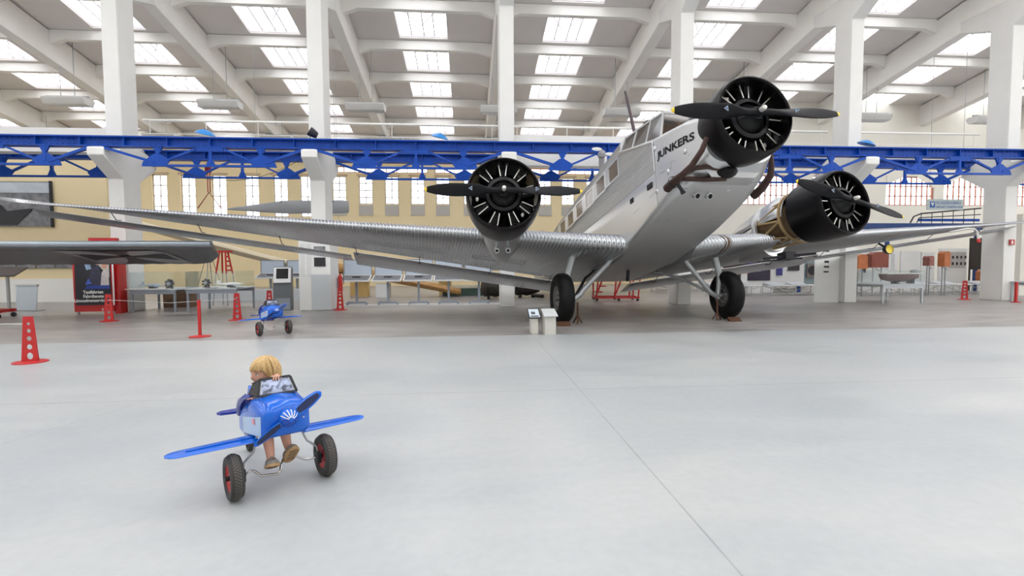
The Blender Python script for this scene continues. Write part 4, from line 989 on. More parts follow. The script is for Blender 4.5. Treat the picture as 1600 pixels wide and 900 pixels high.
airframe(-9.2, 15.8, .66, .75, 1.15, 'pale model aircraft in the glass case beside the booth', M_mod)
airframe(-6.95, 15.7, .68, .85, 1.25, 'white model aircraft in the right-hand glass case', M_pwhite)
def smallengine(x, y, z, lab):
    r = empty('model_engine', (x, y, z), 0, lab, 'model')
    MB().lathe([(0, -.08), (.05, -.08), (.06, .08), (0, .08)], 14, o=(0, 0, .14), ax=YAX).build('crankcase', M_steel, r)
    for i in range(7):
        q = 2*PI*i/7; MB().lathe([(.03, .05), (.035, .12), (.0, .125)], 8, o=(0, 0, .14), ax=(math.cos(q), 0, math.sin(q))).build('cylinder', M_dark, r)
    MB().box(-.08, .08, -.05, .05, 0, .03).build('foot', M_dark, r, smooth=False)
smallengine(-8.62, 15.6, .66, 'small radial engine model at the right end of the first glass case')
smallengine(-8.95, 16.2, .66, 'small radial engine model at the back of the first glass case')
smallengine(-7.6, 15.6, .68, 'small dark engine model at the left end of the second glass case')
for i in range(4):
    o = MB().box(-.13, .13, -.08, .08, 0, .015).build('caption_card', M_pwhite, None, loc=(-9.5+.3*i, 15.32, .66), smooth=False); tag(o, 'white caption card lying in the first glass case', 'card', 'caption cards in the first glass case')
for i in range(4):
    o = MB().box(-.15, .15, -.1, .1, 0, .015).build('caption_card', M_photo if i % 2 else M_pwhite, None, loc=(-7.6+.33*i, 15.25, .68), smooth=False); tag(o, 'flat card lying in the second glass case', 'card', 'cards in the second glass case')
tag(MB().box(-9.55, -8.75, 16.9, 17.5, 0, .58).build('wooden_crate', mat('dark_brown_crate', (.16, .09, .05), .6, var=.3, scale=6), smooth=False), 'dark brown crate under the display table beside the booth', 'crate')
tag(MB().box(-10.2, -5.6, 19.4, 19.7, 0, .42).build('low_plinth', M_lgrey, smooth=False), 'long low grey plinth behind the display tables', 'plinth')

# --- kiosk
r = empty('info_kiosk', (-5.38, 15.35, 0), .25, 'dark grey information kiosk with a slanted black screen', 'kiosk')
mk_grey = mat('kiosk_grey', (.16, .175, .19), .45, .3, var=.1)
MB().prism([(0, 0), (.62, 0), (.62, 1.2), (.28, 1.28), (0, .80)], (0, 0, 0), EY, EZ, EX, .50).build('cabinet', mk_grey, r, smooth=False)
MB().box(-.2, .2, -.012, 0, .02, .36).build('lower_door', M_grey, r, smooth=False)
M = frameM((-.23, -.02, .80), (1, 0, 0), (0, .5, .86))
MB().box(0, .46, 0, .50, 0, .04, M=M).build('screen_bezel', mat('silver_bezel', (.5, .5, .5), .4, .4), r, smooth=False)
MB().box(.07, .39, .13, .46, .04, .05, M=M).build('screen', mat('black_screen', (.01, .01, .012), .15), r, smooth=False)

# --- white text panel on the second column
r = empty('text_panel', (-4.42, 15.2, 0), 0, 'tall white text panel with two dark photos, around the column behind the kiosk', 'panel')
MB().box(-.43, .45, 0, .06, .02, 2.05).build('front_board', M_pwhite, r, smooth=False)
MB().box(.39, .45, .06, .92, .02, 2.05).build('side_board', M_pwhite, r, smooth=False); MB().box(-.43, -.37, .06, .39, .02, 2.05).build('side_board', M_pwhite, r, smooth=False)
MB().box(-.1, .44, -.006, 0, .04, 1.05).build('lower_sheet', M_lgrey, r, smooth=False)
for z0, z1 in ((1.60, 1.86), (1.28, 1.54)): MB().box(.0, .32, -.012, 0, z0, z1).build('photo_print', M_gblack if z0 < 1.5 else M_photo, r, smooth=False)
for c_ in ((-.39, -.24), (-.21, -.05)):
    tl = MB()
    for i in range(26): tl.box(c_[0], c_[1]-random.random()*.05, -.004, 0, 1.9-.036*i, 1.908-.036*i)
    tag(tl.build('text_lines', mat('grey_print', (.42, .42, .43), .5), r, smooth=False))
r = empty('fire_extinguisher', (-3.87, 15.9, .52), 0, 'red fire extinguisher on the right side of the white text panel', 'fire extinguisher')
MB().lathe([(0, 0), (.065, 0), (.07, .03), (.07, .42), (.04, .49), (.025, .50), (.025, .54), (0, .54)], 18).build('cylinder', M_red, r)
MB().tube([(0, 0, .54), (.05, 0, .57), (.10, 0, .48), (.10, 0, .2)], .012, 6).build('hose', M_dark, r); MB().box(-.03, .06, -.015, .015, .54, .58).build('handle', M_dark, r, smooth=False)
MB().box(-.09, -.06, -.04, .04, .1, .4).build('wall_bracket', M_steel, r, smooth=False)

# --- T-leg display desks with pale upright boards
def desk(x, y, lab, first=[None]):
    if first[0] is None:
        r = empty('display_desk', (x, y, 0))
        MB().box(-.035, .035, -.035, .035, .07, .90).build('column_leg', M_grey, r, smooth=False)
        MB().prism([(-.33, 0), (-.33, .10), (-.26, .14), (.26, .14), (.33, .10), (.33, 0), (.28, 0), (.26, .07), (-.26, .07), (-.28, 0)], (0, 0, 0), EX, EZ, EY, .08).build('foot', M_grey, r, smooth=False)
        MB().box(-.12, .12, -.06, .06, .84, .94).build('bracket', M_dark, r, smooth=False)
        M = frameM((0, -.35, .78), (1, 0, 0), (0, .86, .28))
        fr = MB()
        for q in ((-.46, .46, 0, .035), (-.46, .46, .52, .555), (-.46, -.425, .035, .52), (.425, .46, .035, .52)): fr.box(q[0], q[1], q[2], q[3], 0, .04, M=M)
        fr.build('desk_frame', M_pwhite, r, smooth=False)
        MB().box(-.425, .425, .035, .52, .005, .03, M=M).build('picture_sheet', M_photo, r, smooth=False)
        MB().box(-.42, .42, .24, .27, .95, 1.46).build('upright_board', M_blueg, r, smooth=False)
        MB().box(-.44, .44, .235, .275, 1.46, 1.49).build('board_rail', M_grey, r, smooth=False); MB().box(-.455, -.42, .23, .28, .90, 1.49).build('board_post', M_steel, r, smooth=False); MB().box(.42, .455, .23, .28, .90, 1.49).build('board_post', M_steel, r, smooth=False)
        first[0] = r
    else: r = copy_tree(first[0], loc=(x, y, 0))
    tag(r, lab, 'display desk')
desk(-3.57, 16.75, 'grey T-legged display desk with pale board, nearest the white text panel')
desk(-2.58, 16.72, 'grey T-legged display desk, second to the right of the white text panel')
desk(-1.60, 16.70, 'grey T-legged display desk, third one, in front of the wooden wing tip')
desk(-.64, 16.68, 'grey T-legged display desk, fourth one, left of the dark barrels')
desk(.34, 16.66, 'grey T-legged display desk nearest the column behind the left-hand engine')
desk(-7.65, 20.6, 'display desk with pale board half hidden behind the grey kiosk')
desk(-6.65, 20.6, 'display desk with pale board behind kiosk and white text panel')
tag(MB().box(-4.1, 1.0, 16.45, 17.1, 0, .025).build('floor_platform', mat('pale_floor_plate', (.6, .6, .6), .4, var=.05), smooth=False), 'thin pale floor plate under the row of display desks', 'platform')
# ochre boxes, barrels, bench behind
for x, y, s_, h_, lab in ((-5.9, 22.5, .45, .95, 'small ochre pedestal behind the kiosk'), (-4.7, 22, .5, 1.5, 'ochre pedestal right of the white text panel'), (-4.3, 21, .5, .62, 'low ochre box between the first two display desks'), (-1.0, 22, .5, .72, 'low ochre box left of the fourth display desk'), (1.0, 21.8, .5, .62, 'low ochre box left of the dark barrel')):
    tag(MB().box(x-s_/2, x+s_/2, y, y+s_, 0, h_).build('pedestal', mat('ochre_board', (.66, .44, .16), .6, var=.12), smooth=False), lab, 'pedestal')
for x, y, lab in ((1.0, 19.2, 'dark barrel-shaped engine left of the column behind the left-hand engine'), (2.25, 19.8, 'dark barrel-shaped engine right of the column behind the left-hand engine')):
    r = empty('turbine_exhibit', (x, y, 0), 0, lab, 'engine')
    mt_ = mat('dark_turbine', (.05, .045, .04), .45, .6, var=.5, scale=7)
    MB().lathe([(0, -.5), (.25, -.5), (.34, -.4), (.32, -.15), (.36, 0), (.32, .2), (.22, .5), (0, .5)], 24, o=(0, 0, .42), ax=(1, .2, 0)).build('casing', mt_, r)
    for xx in (-.25, .25): MB().box(xx-.05, xx+.05, -.2, .2, 0, .16).build('cradle', M_dark, r, smooth=False)
    MB().tube([(.2, -.3, .1), (.5, -.35, .07), (.62, -.3, .06)], .06, 8).build('duct', mt_, r)
r = empty('bench_plinth', (-.2, 21.0, 0), 0, 'low black plinth with green edge behind the fourth display desk', 'plinth')
MB().box(-.85, .85, 0, .6, 0, .30).build('box', mat('green_black', (.05, .09, .07), .4, var=.4), r, smooth=False); MB().box(-.8, .8, .05, .55, .30, .42).build('glass_top', M_case, r, smooth=False)
# varnished wooden wing tip resting on the floor behind the desks, cream glider wing above
rg = []
for i in range(17):
    t = i/16; x = -4.6+4.9*t-.6; z = 1.25-1.05*t; c_ = .75*(1-max(0, t-.8)/.2*.45) if t < 1 else .2
    rg.append([(x+.0, 20.6+c_*dy, z+dz*2.2*(1-.35*t)) for dy, dz in ((-.5, 0), (-.38, -.08), (0, -.11), (.5, -.03), (.5, 0), (0, .08), (-.38, .07))])
o = MB().loft(rg).build('wooden_wing', M_wood, ang=60); tag(o, 'varnished brown wooden wing leaning down to the floor behind the display desks', 'aircraft wing')
tag(MB().box(-3.6, -3.1, 20.3, 20.9, 0, .55).build('wing_support', M_pwhite, smooth=False), 'white support block beneath the wooden wing', 'block')
rg = []
for i in range(25):
    t = i/24; x = -14.0+7.3*t; z = 3.35-2.1*t**.9; k = 1 if t < .92 else 1-(t-.92)/.08*.7
    rg.append([(x, 21.6+1.3*k*dy, z+dz*k) for dy, dz in ((-.5, 0), (-.45, -.06), (-.2, -.12), (.5, -.3), (.5, -.28), (0, .1), (-.35, .12), (-.47, .07))])
o = MB().loft(rg).build('glider_wing', M_cream, ang=50); tag(o, 'cream fabric glider wing sloping down behind the dark grey wing', 'aircraft wing')
r = empty('glider_support', (-10.5, 21.8, 0), 0, 'thin steel frame under the cream glider wing', 'stand')
MB().tube([(-.6, 0, 0), (0, 0, 2.0), (.6, 0, 0)], .02, 6).tube([(0, -.3, 0), (0, 0, 2.0), (0, .3, 0)], .02, 6).build('frame', M_steel, r)
# grey panel hanging above the left wing (seen over its leading edge)
rg = []
for i in range(21):
    t = i/20; x = -9.3+4.6*t; c_ = .85-.25*t
    c_ *= 1 if t < .97 else .86
    rg.append([(x, 21.0-.05+.10*dz, 3.52+.05*t+ (.55*min(1, .12+t*1.9))*dy*(1 if t < .97 else .9)-.04) for dy, dz in ((-.35, 0), (-.2, -.4), (.4, -.45), (.58, -.2), (.6, 0), (.58, .2), (.4, .45), (-.2, .4))])
o = MB().loft(rg).build('hanging_wing_panel', mat('plain_grey_panel', (.33, .34, .35), .5, .1, var=.06)); tag(o, 'plain grey wing panel hanging behind the left wing, above its edge', 'panel')
for x in (-8.2, -5.2): MB().tube([(x, 21, 3.7), (x, 21, 9.7)], .008, 5).build('hanging_wire', M_steel, o)
for x in (-7.3, -6.1, -5.3): MB().cbox((x, 20.93, 3.78), (.05, .04, .05)).build('bolt', M_dark, o, smooth=False)
# red hoist chain below the girder
r = empty('hoist_sling', (-8.25, 17.3, 4.5), 0, 'red hoist sling hanging below the blue girder at left', 'hoist')
MB().cbox((0, 0, -.1), (.16, .1, .22)).build('hook_block', M_red, r); MB().tube([(-.03, 0, -.2), (-.03, 0, -.85)], .015, 6).tube([(.04, 0, -.2), (.04, 0, -.85)], .015, 6).build('chain', M_red, r)
MB().tube([(-.36, 0, -1.35), (0, 0, -.85), (.36, 0, -1.35)], .018, 6).build('sling', mat('worn_red', (.35, .1, .08), .6), r)
# sagging cable between columns
pts = [(-9.7+5.3*i/14, 16.35+.3*math.sin(PI*i/14)*0, 4.75-1.0*(1-((i-7)/7)**2)+.02*i) for i in range(15)]
tag(MB().tube(pts, .008, 5).build('sagging_cable', M_dark), 'thin black cable sagging between the two leftmost columns', 'cable')

# --- lecterns in front of the left wheel
for x, y, w_, d_, lab, dark in ((1.27, 9.75, .13, .16, 'narrow white lectern with a black-edged sign, left of the pair by the wheel', 1), (1.56, 9.65, .21, .22, 'wide plain white lectern with slanted top, in front of the left wheel', 0)):
    r = empty('lectern', (x, y, 0), .12, lab, 'lectern'); h1, h2 = (.31, .44) if dark else (.36, .46)
    Mle = mat('ivory_lectern', (.62, .60, .55), .5, var=.05)
    MB().prism([(0, 0), (d_, 0), (d_, h2), (0, h1)], (0, 0, 0), EY, EZ, EX, w_).build('body', Mle, r, smooth=False)
    M = frameM((0, -.03, h1-.01), (1, 0, 0), (0, d_+.04, h2-h1+.02))
    if dark:
        MB().box(-.12, .12, 0, .27, 0, .015, M=M).build('sign_board', M_dark, r, smooth=False); MB().box(-.10, .10, .02, .25, .015, .02, M=M).build('sign_sheet', mat('pale_blue_sheet', (.6, .68, .75), .4, var=.1), r, smooth=False)
        MB().box(-.08, .07, .03, .06, .02, .024, M=M).box(-.06, .02, .10, .17, .02, .024, M=M).build('sign_picture', M_gblack, r, smooth=False)
    else: MB().box(-.135, .135, -.02, .27, 0, .015, M=M).build('top_board', mat('grey_white_top', (.6, .62, .62), .35, var=.05), r, smooth=False)

# --- red stair trolley behind the airplane
r = empty('boarding_steps', (5.16, 17.6, 0), -.1, 'red wheeled boarding steps behind the left main wheel', 'steps')
for p, q in (((-.75, -.3, .12), (.75, -.3, .12)), ((-.75, .5, .12), (.75, .5, .12)), ((-.75, -.3, .12), (-.75, .5, .12)), ((.75, -.3, .12), (.75, .5, .12)), ((.0, -.3, .12), (.0, .5, .12))): MB().bar(p, q, .05, .05).build('base_rail', M_red, r, smooth=False)
for x in (-.72, -.1, .4, .72): MB().tube([(x, -.3, .12), (x+.08, -.3, 1.05)], .028, 8).build('post', M_red, r)
for x in (-.72, .72): MB().tube([(x, .5, .12), (x, .5, 1.25)], .028, 8).build('post', M_red, r)
MB().tube([(-.75, -.3, .15), (-.40, -.3, 1.05)], .03, 8).build('stringer', M_red, r); MB().tube([(-.1, -.3, .15), (.25, -.3, 1.05)], .03, 8).build('stringer', M_red, r)
for i in range(4): MB().box(-.72+.12*i, -.5+.12*i, -.28, .45, .3+.2*i, .33+.2*i).build('step', M_red, r, smooth=False)
MB().box(-.3, .75, -.3, .5, 1.02, 1.06).build('platform', M_red, r, smooth=False)
for x in (-.7, .05, .7):
    for y in (-.3, .5): MB().lathe([(0, -.02), (.05, -.02), (.05, .02), (0, .02)], 14, o=(x, y, .052), ax=YAX).build('castor', M_dark, r)

# --- right: trestle benches, posters, cases
def bench(x, y, L, rz, lab, first={}):
    k = L
    if k not in first:
        r = empty('truss_bench', (0, 0, 0))
        for yy in (0, .5):
            t = MB()
            t.tube([(0, yy, .08), (L, yy, .08)], .015, 6).tube([(0, yy, .38), (L, yy, .38)], .015, 6)
            n = int(L/.75)
            for i in range(n+1): t.tube([(L*i/n, yy, .0), (L*i/n, yy, .38)], .015, 6)
            for i in range(n):
                a, b = ((.08, .38) if i % 2 else (.38, .08)); t.tube([(L*i/n, yy, a), (L*(i+1)/n, yy, b)], .012, 6)
            t.build('side_truss', mat('galvanised_tube', (.5, .5, .5), .4, .5, var=.1), r)
        MB().box(-.02, L+.02, -.03, .53, .385, .41).build('bench_top', M_pwhite, r, smooth=False)
        for i in range(2): MB().prism([(0, .42), (.5, .42), (.5, .52)], (L*(.15+.45*i), 0, 0), EY, EZ, EX, L*.3).build('sloping_label_desk', M_lgrey, r, smooth=False)
        first[k] = r
    else: r = copy_tree(first[k])
    r.location = (x, y, 0); r.rotation_euler = (0, 0, rz); tag(r, lab, 'bench')
bench(9.3, 18.6, 2.2, .25, 'white truss bench just right of the right main wheel')
bench(8.1, 21.5, 2.2, .1, 'white truss bench seen between the wheel struts and the right main wheel')
bench(13.2, 21.5, 2.2, .15, 'white truss bench below the black poster')
bench(11.7, 18.9, 2.2, .1, 'white truss bench running up to the white folding panel')
bench(14.6, 18.4, 2.6, .05, 'white truss bench behind the display table with the brown model')
bench(17.3, 18.5, 2.6, .05, 'white truss bench between the display table and the red cone')
bench(20.1, 18.6, 2.2, .05, 'white truss bench behind the rightmost column')
def poster(x0, x1, y, z0, z1, m, lab, nm='poster'):
    o = MB().box(x0, x1, y-.04, y, z0, z1).build(nm, m, smooth=False); tag(o, lab, 'poster'); return o
o = poster(11.2, 12.55, 20.4, .55, 2.1, mat('violet_night_print', (.03, .02, .05), .3, var=.9, scale=2), 'dark poster with violet ring pattern beyond the right main wheel')
ring = MB()
for q, rr_ in ((.0, .42), (.3, .30)):
    ring.tube([(12.0+rr_*math.cos(2*PI*i/24), 20.34, 1.35+rr_*math.sin(2*PI*i/24)) for i in range(24)], .018, 6, closed=True)
ring.build('violet_ring', mat('violet_print', (.18, .12, .5), .4, var=.5, scale=9), o)
tag(MB().box(11.0, 12.7, 20.4, 20.45, 0.0, .55).box(11.0, 11.1, 20.4, 20.45, .55, 2.15).build('poster_stand', M_pwhite, smooth=False), 'white stand carrying the violet ring poster', 'stand')
st = MB().box(12.75, 14.2, 20.6, 20.65, .35, 2.2).build('display_wall', M_pwhite, smooth=False); tag(st, 'white display wall with two dark posters right of the wheel', 'panel')
poster(12.95, 13.2, 20.58, .75, 1.75, mat('blue_strip_print', (.05, .05, .25), .4, var=.9, scale=7), 'narrow blue strip poster left of the black poster')
o = poster(13.45, 13.95, 20.58, .95, 1.85, M_gblack, 'black poster with a pale propeller blade on the white display wall')
MB().prism([(13.6, 1.75), (13.75, 1.7), (13.88, 1.3), (13.8, 1.3)], (0, 20.53, 0), EX, EZ, EY, .01).build('printed_blade', M_lgrey, o, smooth=False)
tag(MB().box(14.25, 15.9, 20.7, 20.76, 0.35, 2.2).build('display_wall', mat('grey_teal_board', (.30, .38, .40), .5, var=.06), smooth=False), 'grey-teal display wall left of the white folding panel', 'panel')
r = empty('round_emblem_plate', (14.55, 20.6, .95), 0, 'square brown plate with a dark round wheel print on the teal wall', 'plate')
MB().box(-.22, .22, -.02, .02, -.3, .3).build('plate', mat('brown_plate', (.22, .19, .17), .5, var=.2), r, smooth=False); MB().lathe([(0, -.03), (.2, -.03), (.2, -.02)], 24, ax=YAX).build('round_print', M_gblack, r)
o = MB().box(15.35, 15.85, 20.5, 20.66, 1.50, 1.85).build('red_tank', M_red); tag(o, 'small bright red tank on the teal wall', 'tank')
tag(MB().lathe([(0, 0), (.10, .02), (.12, .2), (.05, .32), (0, .33)], 14).build('engine_part', M_steel, loc=(15.5, 20.58, 1.15)), 'dark grey engine part hanging under the red tank', 'machine part')
o = MB().box(10.15, 10.85, 19.6, 19.7, .55, 2.1).build('black_case', mat('black_red_case', (.03, .012, .012), .4, var=.5), smooth=False); tag(o, 'tall black display case right of the right main wheel', 'case')
tag(MB().box(-.27, .27, -.2, .2, 0, .26).build('orange_part', mat('orange_enamel', (.75, .22, .05), .4, var=.1), loc=(10.95, 19.92, .86)), 'bright orange cylinder head on a white plinth right of the wheel', 'machine part')
tag(MB().box(10.7, 11.2, 19.75, 20.1, 0, .86).build('pedestal', M_pwhite, smooth=False), 'white plinth under the orange cylinder head', 'pedestal')
r = empty('folding_panel', (11.78, 15.95, 0), -.35, 'white folding panel with small dark pictures left of the third column from right', 'panel')
MB().box(-.36, .36, -.02, .02, 0, 1.85).build('board', M_pwhite, r, smooth=False)
for i, z in enumerate((1.66, 1.47, 1.30, 1.14, .98)): MB().box(-.06-.01*i, .05+.012*(i % 2), -.026, -.02, z, z+.09-.01*i).build('small_picture', M_gblack, r, smooth=False)
tag(MB().box(-.02, .02, -.03, .03, 0, 1.35).build('green_glass_edge', mat('green_glass_edge', (.3, .45, .40), .2), loc=(12.55, 15.75, 0), smooth=False), 'narrow green glass sheet edge beside the third column from right', 'glass sheet')
# display table with the brown boat-like model
table(13.0, 15.05, 1.55, 1.35, .62, 'pale display table with a glass case and a brown boat-shaped hull', .08, .42)
rg = []
for i in range(13):
    t = i/12; x = -.72+1.4*t; w_ = .22*math.sin(PI*min(1, .15+t*.9))**.5; d_ = .26*math.sin(PI*min(.97, .2+t*.7))**.6
    rg.append([(x, w_*math.cos(PI*j/8), -d_*math.sin(PI*j/8)) for j in range(9)])
r = empty('model_hull', (13.98, 15.45, .93), .1, 'brown boat-shaped aircraft hull model in the right-hand glass case', 'model')
MB().loft(rg, closed=True).build('hull', mat('brown_violet_hull', (.13, .05, .05), .45, var=.25), r)
MB().box(-.72, .65, -.2, .2, .0, .03).build('deck', M_pwhite, r, smooth=False); MB().lathe([(0, 0), (.13, .02), (.12, .1), (0, .13)], 16, o=(.5, 0, .02)).build('cockpit_dome', M_steel, r)
MB().box(-.3, -.2, -.1, .1, -.31, -.1).build('stand', M_dark, r, smooth=False); MB().box(.3, .4, -.1, .1, -.31, -.1).build('stand', M_dark, r, smooth=False)
# orange and brown boilers, panels along the right wall
def boiler(x, y, z, w_, h_, m, lab):
    r = empty('orange_tank', (x, y, 0), 0, lab, 'tank')
    MB().prism([(-w_/2, 0), (w_/2, 0), (w_/2, h_*.85), (w_*.25, h_), (-w_*.25, h_), (-w_/2, h_*.85)], (0, 0, z), EX, EZ, EY, .3).build('tank_body', m, r, smooth=False)
    for xx in (-w_*.25, w_*.25): MB().tube([(xx, 0, z), (xx, 0, 0)], .02, 8).build('stand_leg', M_steel, r)
    MB().tube([(w_*.5, 0, z+h_*.7), (w_*.5+.12, 0, z+h_*.7)], .025, 8).build('valve', M_dark, r)
    MB().tube([(-w_*.2, -.1, z-.02), (-w_*.1, -.15, z-.12), (w_*.15, -.12, z-.1)], .02, 6).build('pipework', M_steel, r)
M_or = mat('orange_rust_tank', (.48, .15, .05), .4, .1, var=.35, scale=5); M_br = mat('red_brown_tank', (.26, .07, .045), .45, .1, var=.3, scale=4)
boiler(14.85, 18.3, 1.05, .38, .55, M_or, 'narrow orange tank immediately right of the third column from right'); boiler(16.4, 19.3, 1.08, .72, .62, M_br, 'wide red-brown tank on a stand behind the brown hull model')
boiler(18.3, 18.3, 1.12, .25, .58, M_or, 'rounded orange tank in the middle of the white exhibit wall'); boiler(17.75, 18.4, 1.15, .2, .38, mat('dark_red_white_tank', (.3, .12, .1), .4, .3, var=.6, scale=9), 'small dark red and steel tank left of the rounded orange tank')
boiler(21.3, 19.5, .45, .4, .5, M_or, 'low orange tank just left of the rightmost column')
pnl = [(15.3, 16.2, 20.3, 'grey', 1.5), (16.3, 16.9, 20.2, 'dark', 1.7), (16.95, 18.2, 20.3, 'white', 1.75), (18.3, 19.2, 20.3, 'white', 1.75), (19.25, 19.9, 20.3, 'white', 1.7), (19.95, 21.3, 20.2, 'white', 1.85)]
labs = ['grey exhibit wall panel behind the red-brown tank', 'exhibit wall panel with a dark slot right of the red-brown tank', 'white exhibit wall panel with text columns', 'white exhibit wall panel behind the rounded orange tank', 'narrow white exhibit wall panel right of the rounded orange tank', 'white exhibit wall panel with a grey instrument board']
for (a, b, y, m, h_), lab in zip(pnl, labs):
    r = empty('exhibit_panel', ((a+b)/2, y, 0), 0, lab, 'panel'); hw = (b-a)/2-.02
    MB().box(-hw, hw, 0, .06, 0, h_).build('board', M_lgrey if m == 'grey' else M_pwhite, r, smooth=False)
    if m == 'dark': MB().box(-hw*.4, hw*.2, -.01, 0, .85, 1.6).build('dark_slot', M_gblack, r, smooth=False)
    if 'text' in lab:
        for j in range(4):
            tl = MB()
            for i in range(18): tl.box(-hw+.08+.27*j, -hw+.25+.27*j, -.006, 0, 1.62-.04*i, 1.635-.04*i)
            tl.build('text_lines', MATS['grey_print'], r, smooth=False)
    if 'instrument' in lab:
        MB().box(-hw+.1, hw-.1, -.02, 0, 1.02, 1.70).build('instrument_board', mat('pinkish_grey_board', (.45, .42, .41), .5, var=.1), r, smooth=False)
        for i in range(12): MB().box(-hw+.2+(i % 6)*.19, -.08+-hw+.36+(i % 6)*.19, -.03, -.02, 1.15+.27*(i//6), 1.27+.27*(i//6)).build('instrument', M_gblack, r, smooth=False)
tag(MB().box(21.45, 22.2, 20.25, 20.3, .95, 2.3).box(21.45, 21.5, 20.25, 20.3, 0, .95).box(22.15, 22.2, 20.25, 20.3, 0, .95).build('dark_panel', mat('brown_black_opening', (.03, .022, .018), .6, var=.3), smooth=False), 'dark tall panel with a bust-like shape left of the rightmost column', 'panel')
# blue gantry and railing seen over the right wing
r = empty('blue_gantry', (17.5, 20.8, 0), 0, 'blue gantry beam with curved black railing above the right wing', 'gantry')
MB().box(-3.6, 5.0, -.1, .1, 2.68, 2.96).build('beam', mat('dark_blue_paint', (.015, .06, .22), .4, var=.2), r, smooth=False)
for x in (-3.4, .6, 4.8): MB().box(x-.06, x+.06, -.06, .06, 0, 2.68).build('post', MATS['dark_blue_paint'], r, smooth=False)
MB().tube([(1.6, -.05, 2.98), (1.75, -.05, 3.25), (2.1, -.05, 3.38), (4.9, -.05, 3.62)], .03, 8).tube([(1.9, -.05, 2.98), (2.0, -.05, 3.2), (4.9, -.05, 3.35)], .02, 6).build('railing', M_dark, r)
for i in range(6): MB().tube([(2.1+.5*i, -.05, 2.96), (2.1+.5*i, -.05, 3.42+.03*i)], .015, 6).build('baluster', M_dark, r)
MB().box(2.0, 4.9, -.02, .02, 3.05, 3.16).build('blue_board', M_blue, r, smooth=False)
# hanging sign
r = empty('hanging_sign', (18.95, 19.0, 3.57), 0, 'hanging pale sign reading FLUGZEUGBAU AIRCRAFT CONSTRUCTION', 'sign')
MB().box(-.78, .78, -.02, .02, -.21, .21).build('board', mat('pale_green_grey_board', (.55, .62, .60), .4, var=.04), r, smooth=False)
M_sb = mat('sign_blue', (.03, .12, .42), .4)
text('FLUGZEUGBAU', .155, 'sign_lettering', M_sb, r, frameM((-.40, -.022, .02), EX, EZ), .001, .002, sx=.98)
text('AIRCRAFT CONSTRUCTION', .105, 'sign_lettering', M_sb, r, frameM((-.40, -.022, -.13), EX, EZ), .001, .002, sx=.86)
MB().box(-.67, -.45, -.026, -.02, -.12, .12).build('logo_square', M_sb, r, smooth=False)
MB().prism([(-.64, .08), (-.48, .08), (-.56, -.08)], (0, -.029, 0), EX, EZ, EY, .006).build('logo_triangle', M_pwhite, r, smooth=False)
for x in (-.7, .7): MB().tube([(x, 0, .2), (x, 0, 6.75)], .008, 5).build('hanging_wire', M_steel, r)
# fire sign on the rightmost column
s_ = MB().box(-.012, .012, -.1, .1, -.1, .1)
r = empty('fire_sign', (17.98, 15.575, 1.95), 0, 'small red square fire sign on the rightmost column', 'sign')
MB().box(-.09, .09, -.02, .012, -.09, .09).build('plate', mat('sign_red', (.45, .03, .03), .4), r, smooth=False); MB().prism([(-.03, -.06), (.03, -.06), (.03, .03), (.0, .065), (-.03, .03)], (.0, -.022, 0), EX, EZ, EY, .004).build('extinguisher_symbol', M_pwhite, r, smooth=False)
r = empty('fire_sign', (-5.6, 22.9, 2.55), 0, 'small red and white fire sign behind the kiosk, above the cream wing', 'sign')
MB().box(-.22, .22, -.02, .01, -.14, .14).build('plate', M_pwhite, r, smooth=False); MB().box(-.2, -.1, -.025, -.02, -.1, .1).box(-.05, .05, -.025, -.02, -.1, .1).build('symbol', MATS['sign_red'], r, smooth=False)
MB().tube([(0, 0, .14), (0, 0, 6.5)], .008, 5).build('hanging_wire', M_steel, r)
# white wall section and small table at the far right
tag(MB().box(20.95, 28, 17.8, 18.0, 0, 3.1).build('wall_divider', M_wallc, smooth=False), kind='structure')
table(18.0, 14.9, 1.6, .7, .66, 'white-topped table at the right edge of the photo', 0, 0)
# ================================================================== TOY AIRPLANES
TZ = math.atan2(.5760, .8175)
M_tb = mat('glossy_toy_blue', (.001, .115, .60), .22, 0, var=.06, scale=3, spec=.4, coat=.25)
M_tb2 = mat('deep_toy_blue', (.008, .03, .30), .25, 0, var=.1, spec=.5, coat=.3)
M_chrome = mat('chrome_tube', (.55, .54, .52), .18, 1., var=.1)
M_tyr = mat('toy_tyre_rubber', (.035, .032, .030), .65, var=.3, scale=20)
M_rim = mat('red_rim', (.45, .015, .02), .4, var=.15)
M_plate = mat('chequer_plate', (.30, .30, .31), .3, .9, var=.5, scale=60)
M_tw = mat('pale_side_reflection', (.40, .54, .72), .3, var=.1)

